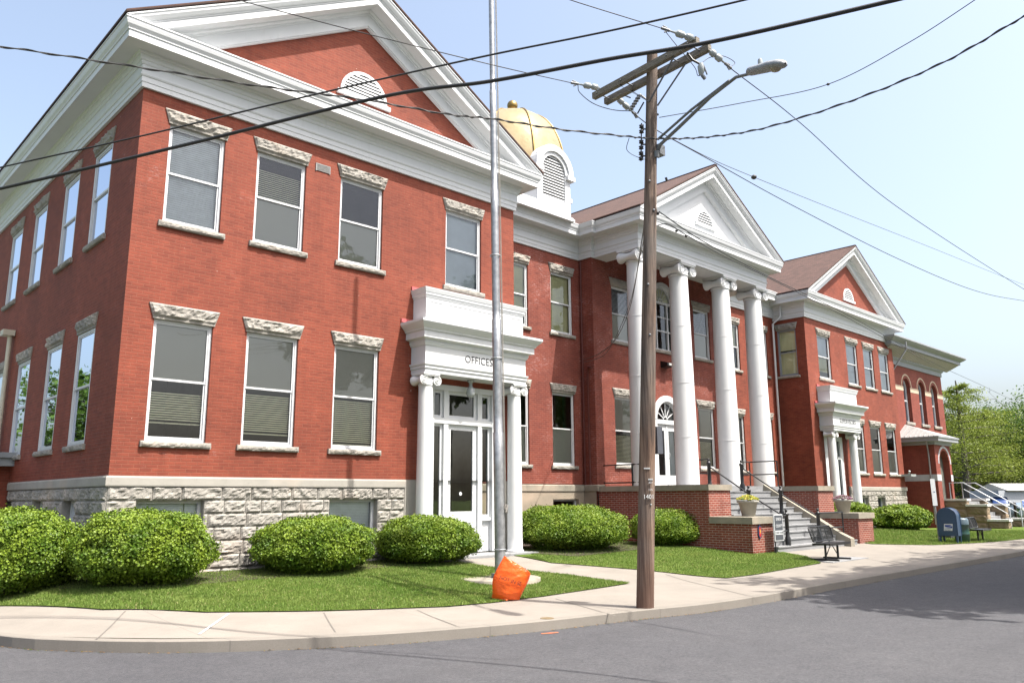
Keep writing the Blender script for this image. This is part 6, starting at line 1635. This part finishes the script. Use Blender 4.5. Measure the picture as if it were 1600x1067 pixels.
# ============================================================ FAR RIGHT: shed, cars, sign
SHD = at_d(1590, 797, 98)
SH = thing('white_shed', (SHD[0], SHD[1], -.55), 'long low white shed with grey roof behind the parked cars', 'shed', None, R(-30))
def rel(o, par): o.parent = par; return o
m = MB(); m.box(-4, -1.5, 0, 8, 3, 2.6); m.box(-4.02,-1.56,.5,8.02,-1.5,.6); rel(m.build('wall', simple('white_boards', (.48,.51,.54), .6)), SH)
for k in range(12):
    pass
m = MB(); m.face([(-3,-1.9,2.6),(8.2,-1.9,2.6),(8.2,.8,3.5),(-3,.8,3.5)]); m.face([(-3,.8,3.5),(8.2,.8,3.5),(8.2,3.3,2.6),(-3,3.3,2.6)]); m.face([(-3,-1.9,2.6),(-3,.8,3.5),(-3,3.3,2.6)]); rel(m.build('roof', simple('shed_roof', (.42,.41,.38), .7)), SH)
def car(loc, rz, label, paint, kind='suv', L=4.5, W=1.8, H=1.65):
    t = thing('parked_car', loc, label, 'car', None, rz); m = MB(); hw = W/2
    sect = [(-L/2,.55,.72,.72),(-L/2+.15,.38,.92,.92),(-L/2+1.1,.36,1.02,1.02),(-L/2+1.75,.34,1.05,H-.05),(-L/2+2.3,.34,1.08,H),(L/2-1.0,.34,1.08,H-.03),(L/2-.35,.36,1.05,1.12 if kind != 'suv' else 1.35),(L/2-.05,.40,1.0,1.02),(L/2,.55,.85,.85)]
    rows = []
    for x, zl, zb2, zt in sect:
        tw = hw*.78 if zt > zb2+.1 else hw*.9; e = .93 if abs(x) > L/2-.2 else 1
        rows.append([(x,-hw*e*.92,zl),(x,-hw*e,zl+.18),(x,-hw*e,zb2-.12),(x,-hw*e*.93,zb2),(x,-tw*e,zt-.06*(zt>zb2)),(x,-tw*e*.85,zt),(x,tw*e*.85,zt),(x,tw*e,zt-.06*(zt>zb2)),(x,hw*e*.93,zb2),(x,hw*e,zb2-.12),(x,hw*e,zl+.18),(x,hw*e*.92,zl)])
    m.grid(rows, close_u=True, sm=True); m.face(rows[0]); m.face(rows[-1]); bd = rel(m.build('body', paint), t); bd.modifiers.new('b', 'BEVEL').width = .02
    m = MB()
    for s_ in (-1, 1):
        y = s_*(hw*.90); m.face([(-L/2+1.75,y,1.10),(L/2-1.0,y,1.12),(L/2-1.2,s_*hw*.82,H-.14),(-L/2+2.2,s_*hw*.82,H-.14)])
    m.face([(-L/2+1.15,-hw*.78,1.08),(-L/2+1.15,hw*.78,1.08),(-L/2+1.92,hw*.68,H-.08),(-L/2+1.92,-hw*.68,H-.08)])
    rel(m.build('window_glass', simple('car_glass', (.015,.02,.025), .08)), t)
    for x in (-L/2+.85, L/2-.85):
        for s_ in (-1, 1):
            m = MB(); m.tube([(x, s_*(hw-.20), .33), (x, s_*(hw+.01), .33)], .33, 18); wl = rel(m.build('wheel', BLACK), t)
            m = MB(); m.tube([(x, s_*(hw+.0), .33), (x, s_*(hw+.02), .33)], .19, 12); rel(m.build('rim', STEEL), wl)
    for s_ in (-1, 1):
        m = MB(); m.box(-L/2-.01, s_*hw*.72-.16, .66, -L/2+.12, s_*hw*.72+.16, .80); rel(m.build('headlight', PORC), t)
    return t
c = at_d(1562, 800, 88); car((c[0], c[1], -.5), R(200), 'dark blue pickup or sport utility parked in front of the white shed', simple('dark_blue_paint', (.02,.06,.20), .2, .2), 'suv', 4.8, 1.9, 1.85)
c = at_d(1596, 806, 60); car((c[0], c[1], -.5), R(210), 'pale silver blue car parked at the right edge of the photo', simple('silver_blue_paint', (.30,.38,.46), .22, .3), 'sedan', 4.6, 1.8, 1.45)
flat('parking_lot', [(62, -2), (160, 0), (160, 90), (70, 90)], -.505, ASPH)
p = at_d(1589, 818, 48); z0 = p[2]; FPO = tag(MB().build('x', BLACK) if False else (lambda m: (m.box(p[0]-.06, p[1]-.06, -.9, p[0]+.06, p[1]+.06, at_d(1589, 787, 48)[2]), m.lathe(p[0], p[1], [(.09, at_d(1589, 787, 48)[2]), (.09, at_d(1589, 787, 48)[2]+.05), (.02, at_d(1589, 787, 48)[2]+.12)], 8), m.build('fence_post', BLACK))[2])(MB()), 'black square post in front of the pale car at the right edge', 'post')
AS = thing('parking_sign', tuple(at_d(1599, 800, 47)), 'blue accessible parking sign at the right edge', 'sign')
q = at_d(1599, 790, 47); m = MB(); m.box(q[0]-.30, q[1]-.02, q[2]-.25, q[0]+.30, q[1]+.02, q[2]+.35); rel(m.build('sign_plate', WHITE), None); o = bpy.data.objects['sign_plate'] if False else col.objects[-1]; o.parent = AS; o.matrix_parent_inverse = parent_world(AS).inverted()
m = MB(); m.box(q[0]-.24, q[1]-.03, q[2]-.08, q[0]+.24, q[1]-.021, q[2]+.30); o = m.build('sign_field', simple('access_blue', (.02,.12,.50), .4), AS)
m = MB(); y = q[1]-.034
m.ball((q[0]-.03, y, q[2]+.24), .035, 10, 6); m.tube([(q[0]-.03, y, q[2]+.2), (q[0]-.02, y, q[2]+.09), (q[0]+.08, y, q[2]+.09), (q[0]+.12, y, q[2]-.01)], .016, 5)
m.tube([(q[0]+.02+.09*math.cos(a), y, q[2]+.05+.09*math.sin(a)) for a in [2.2+.45*k for k in range(10)]], .013, 5); m.build('sign_symbol', WHITE, AS)
m = MB(); m.box(q[0]-.03, q[1]+.02, -1.0, q[0]+.03, q[1]+.06, q[2]+.3); m.build('sign_post', GALV, AS)
# a little bird-like roof fitting on the portico ridge

m = MB(); q = at_x(1042, 284, 20.2)
m.tube([(q[0], q[1], q[2]-.25), (q[0], q[1], q[2]+.05), (q[0]-.06, q[1], q[2]+.16)], .05, 8); m.build('roof_pipe', BLACK, CH)
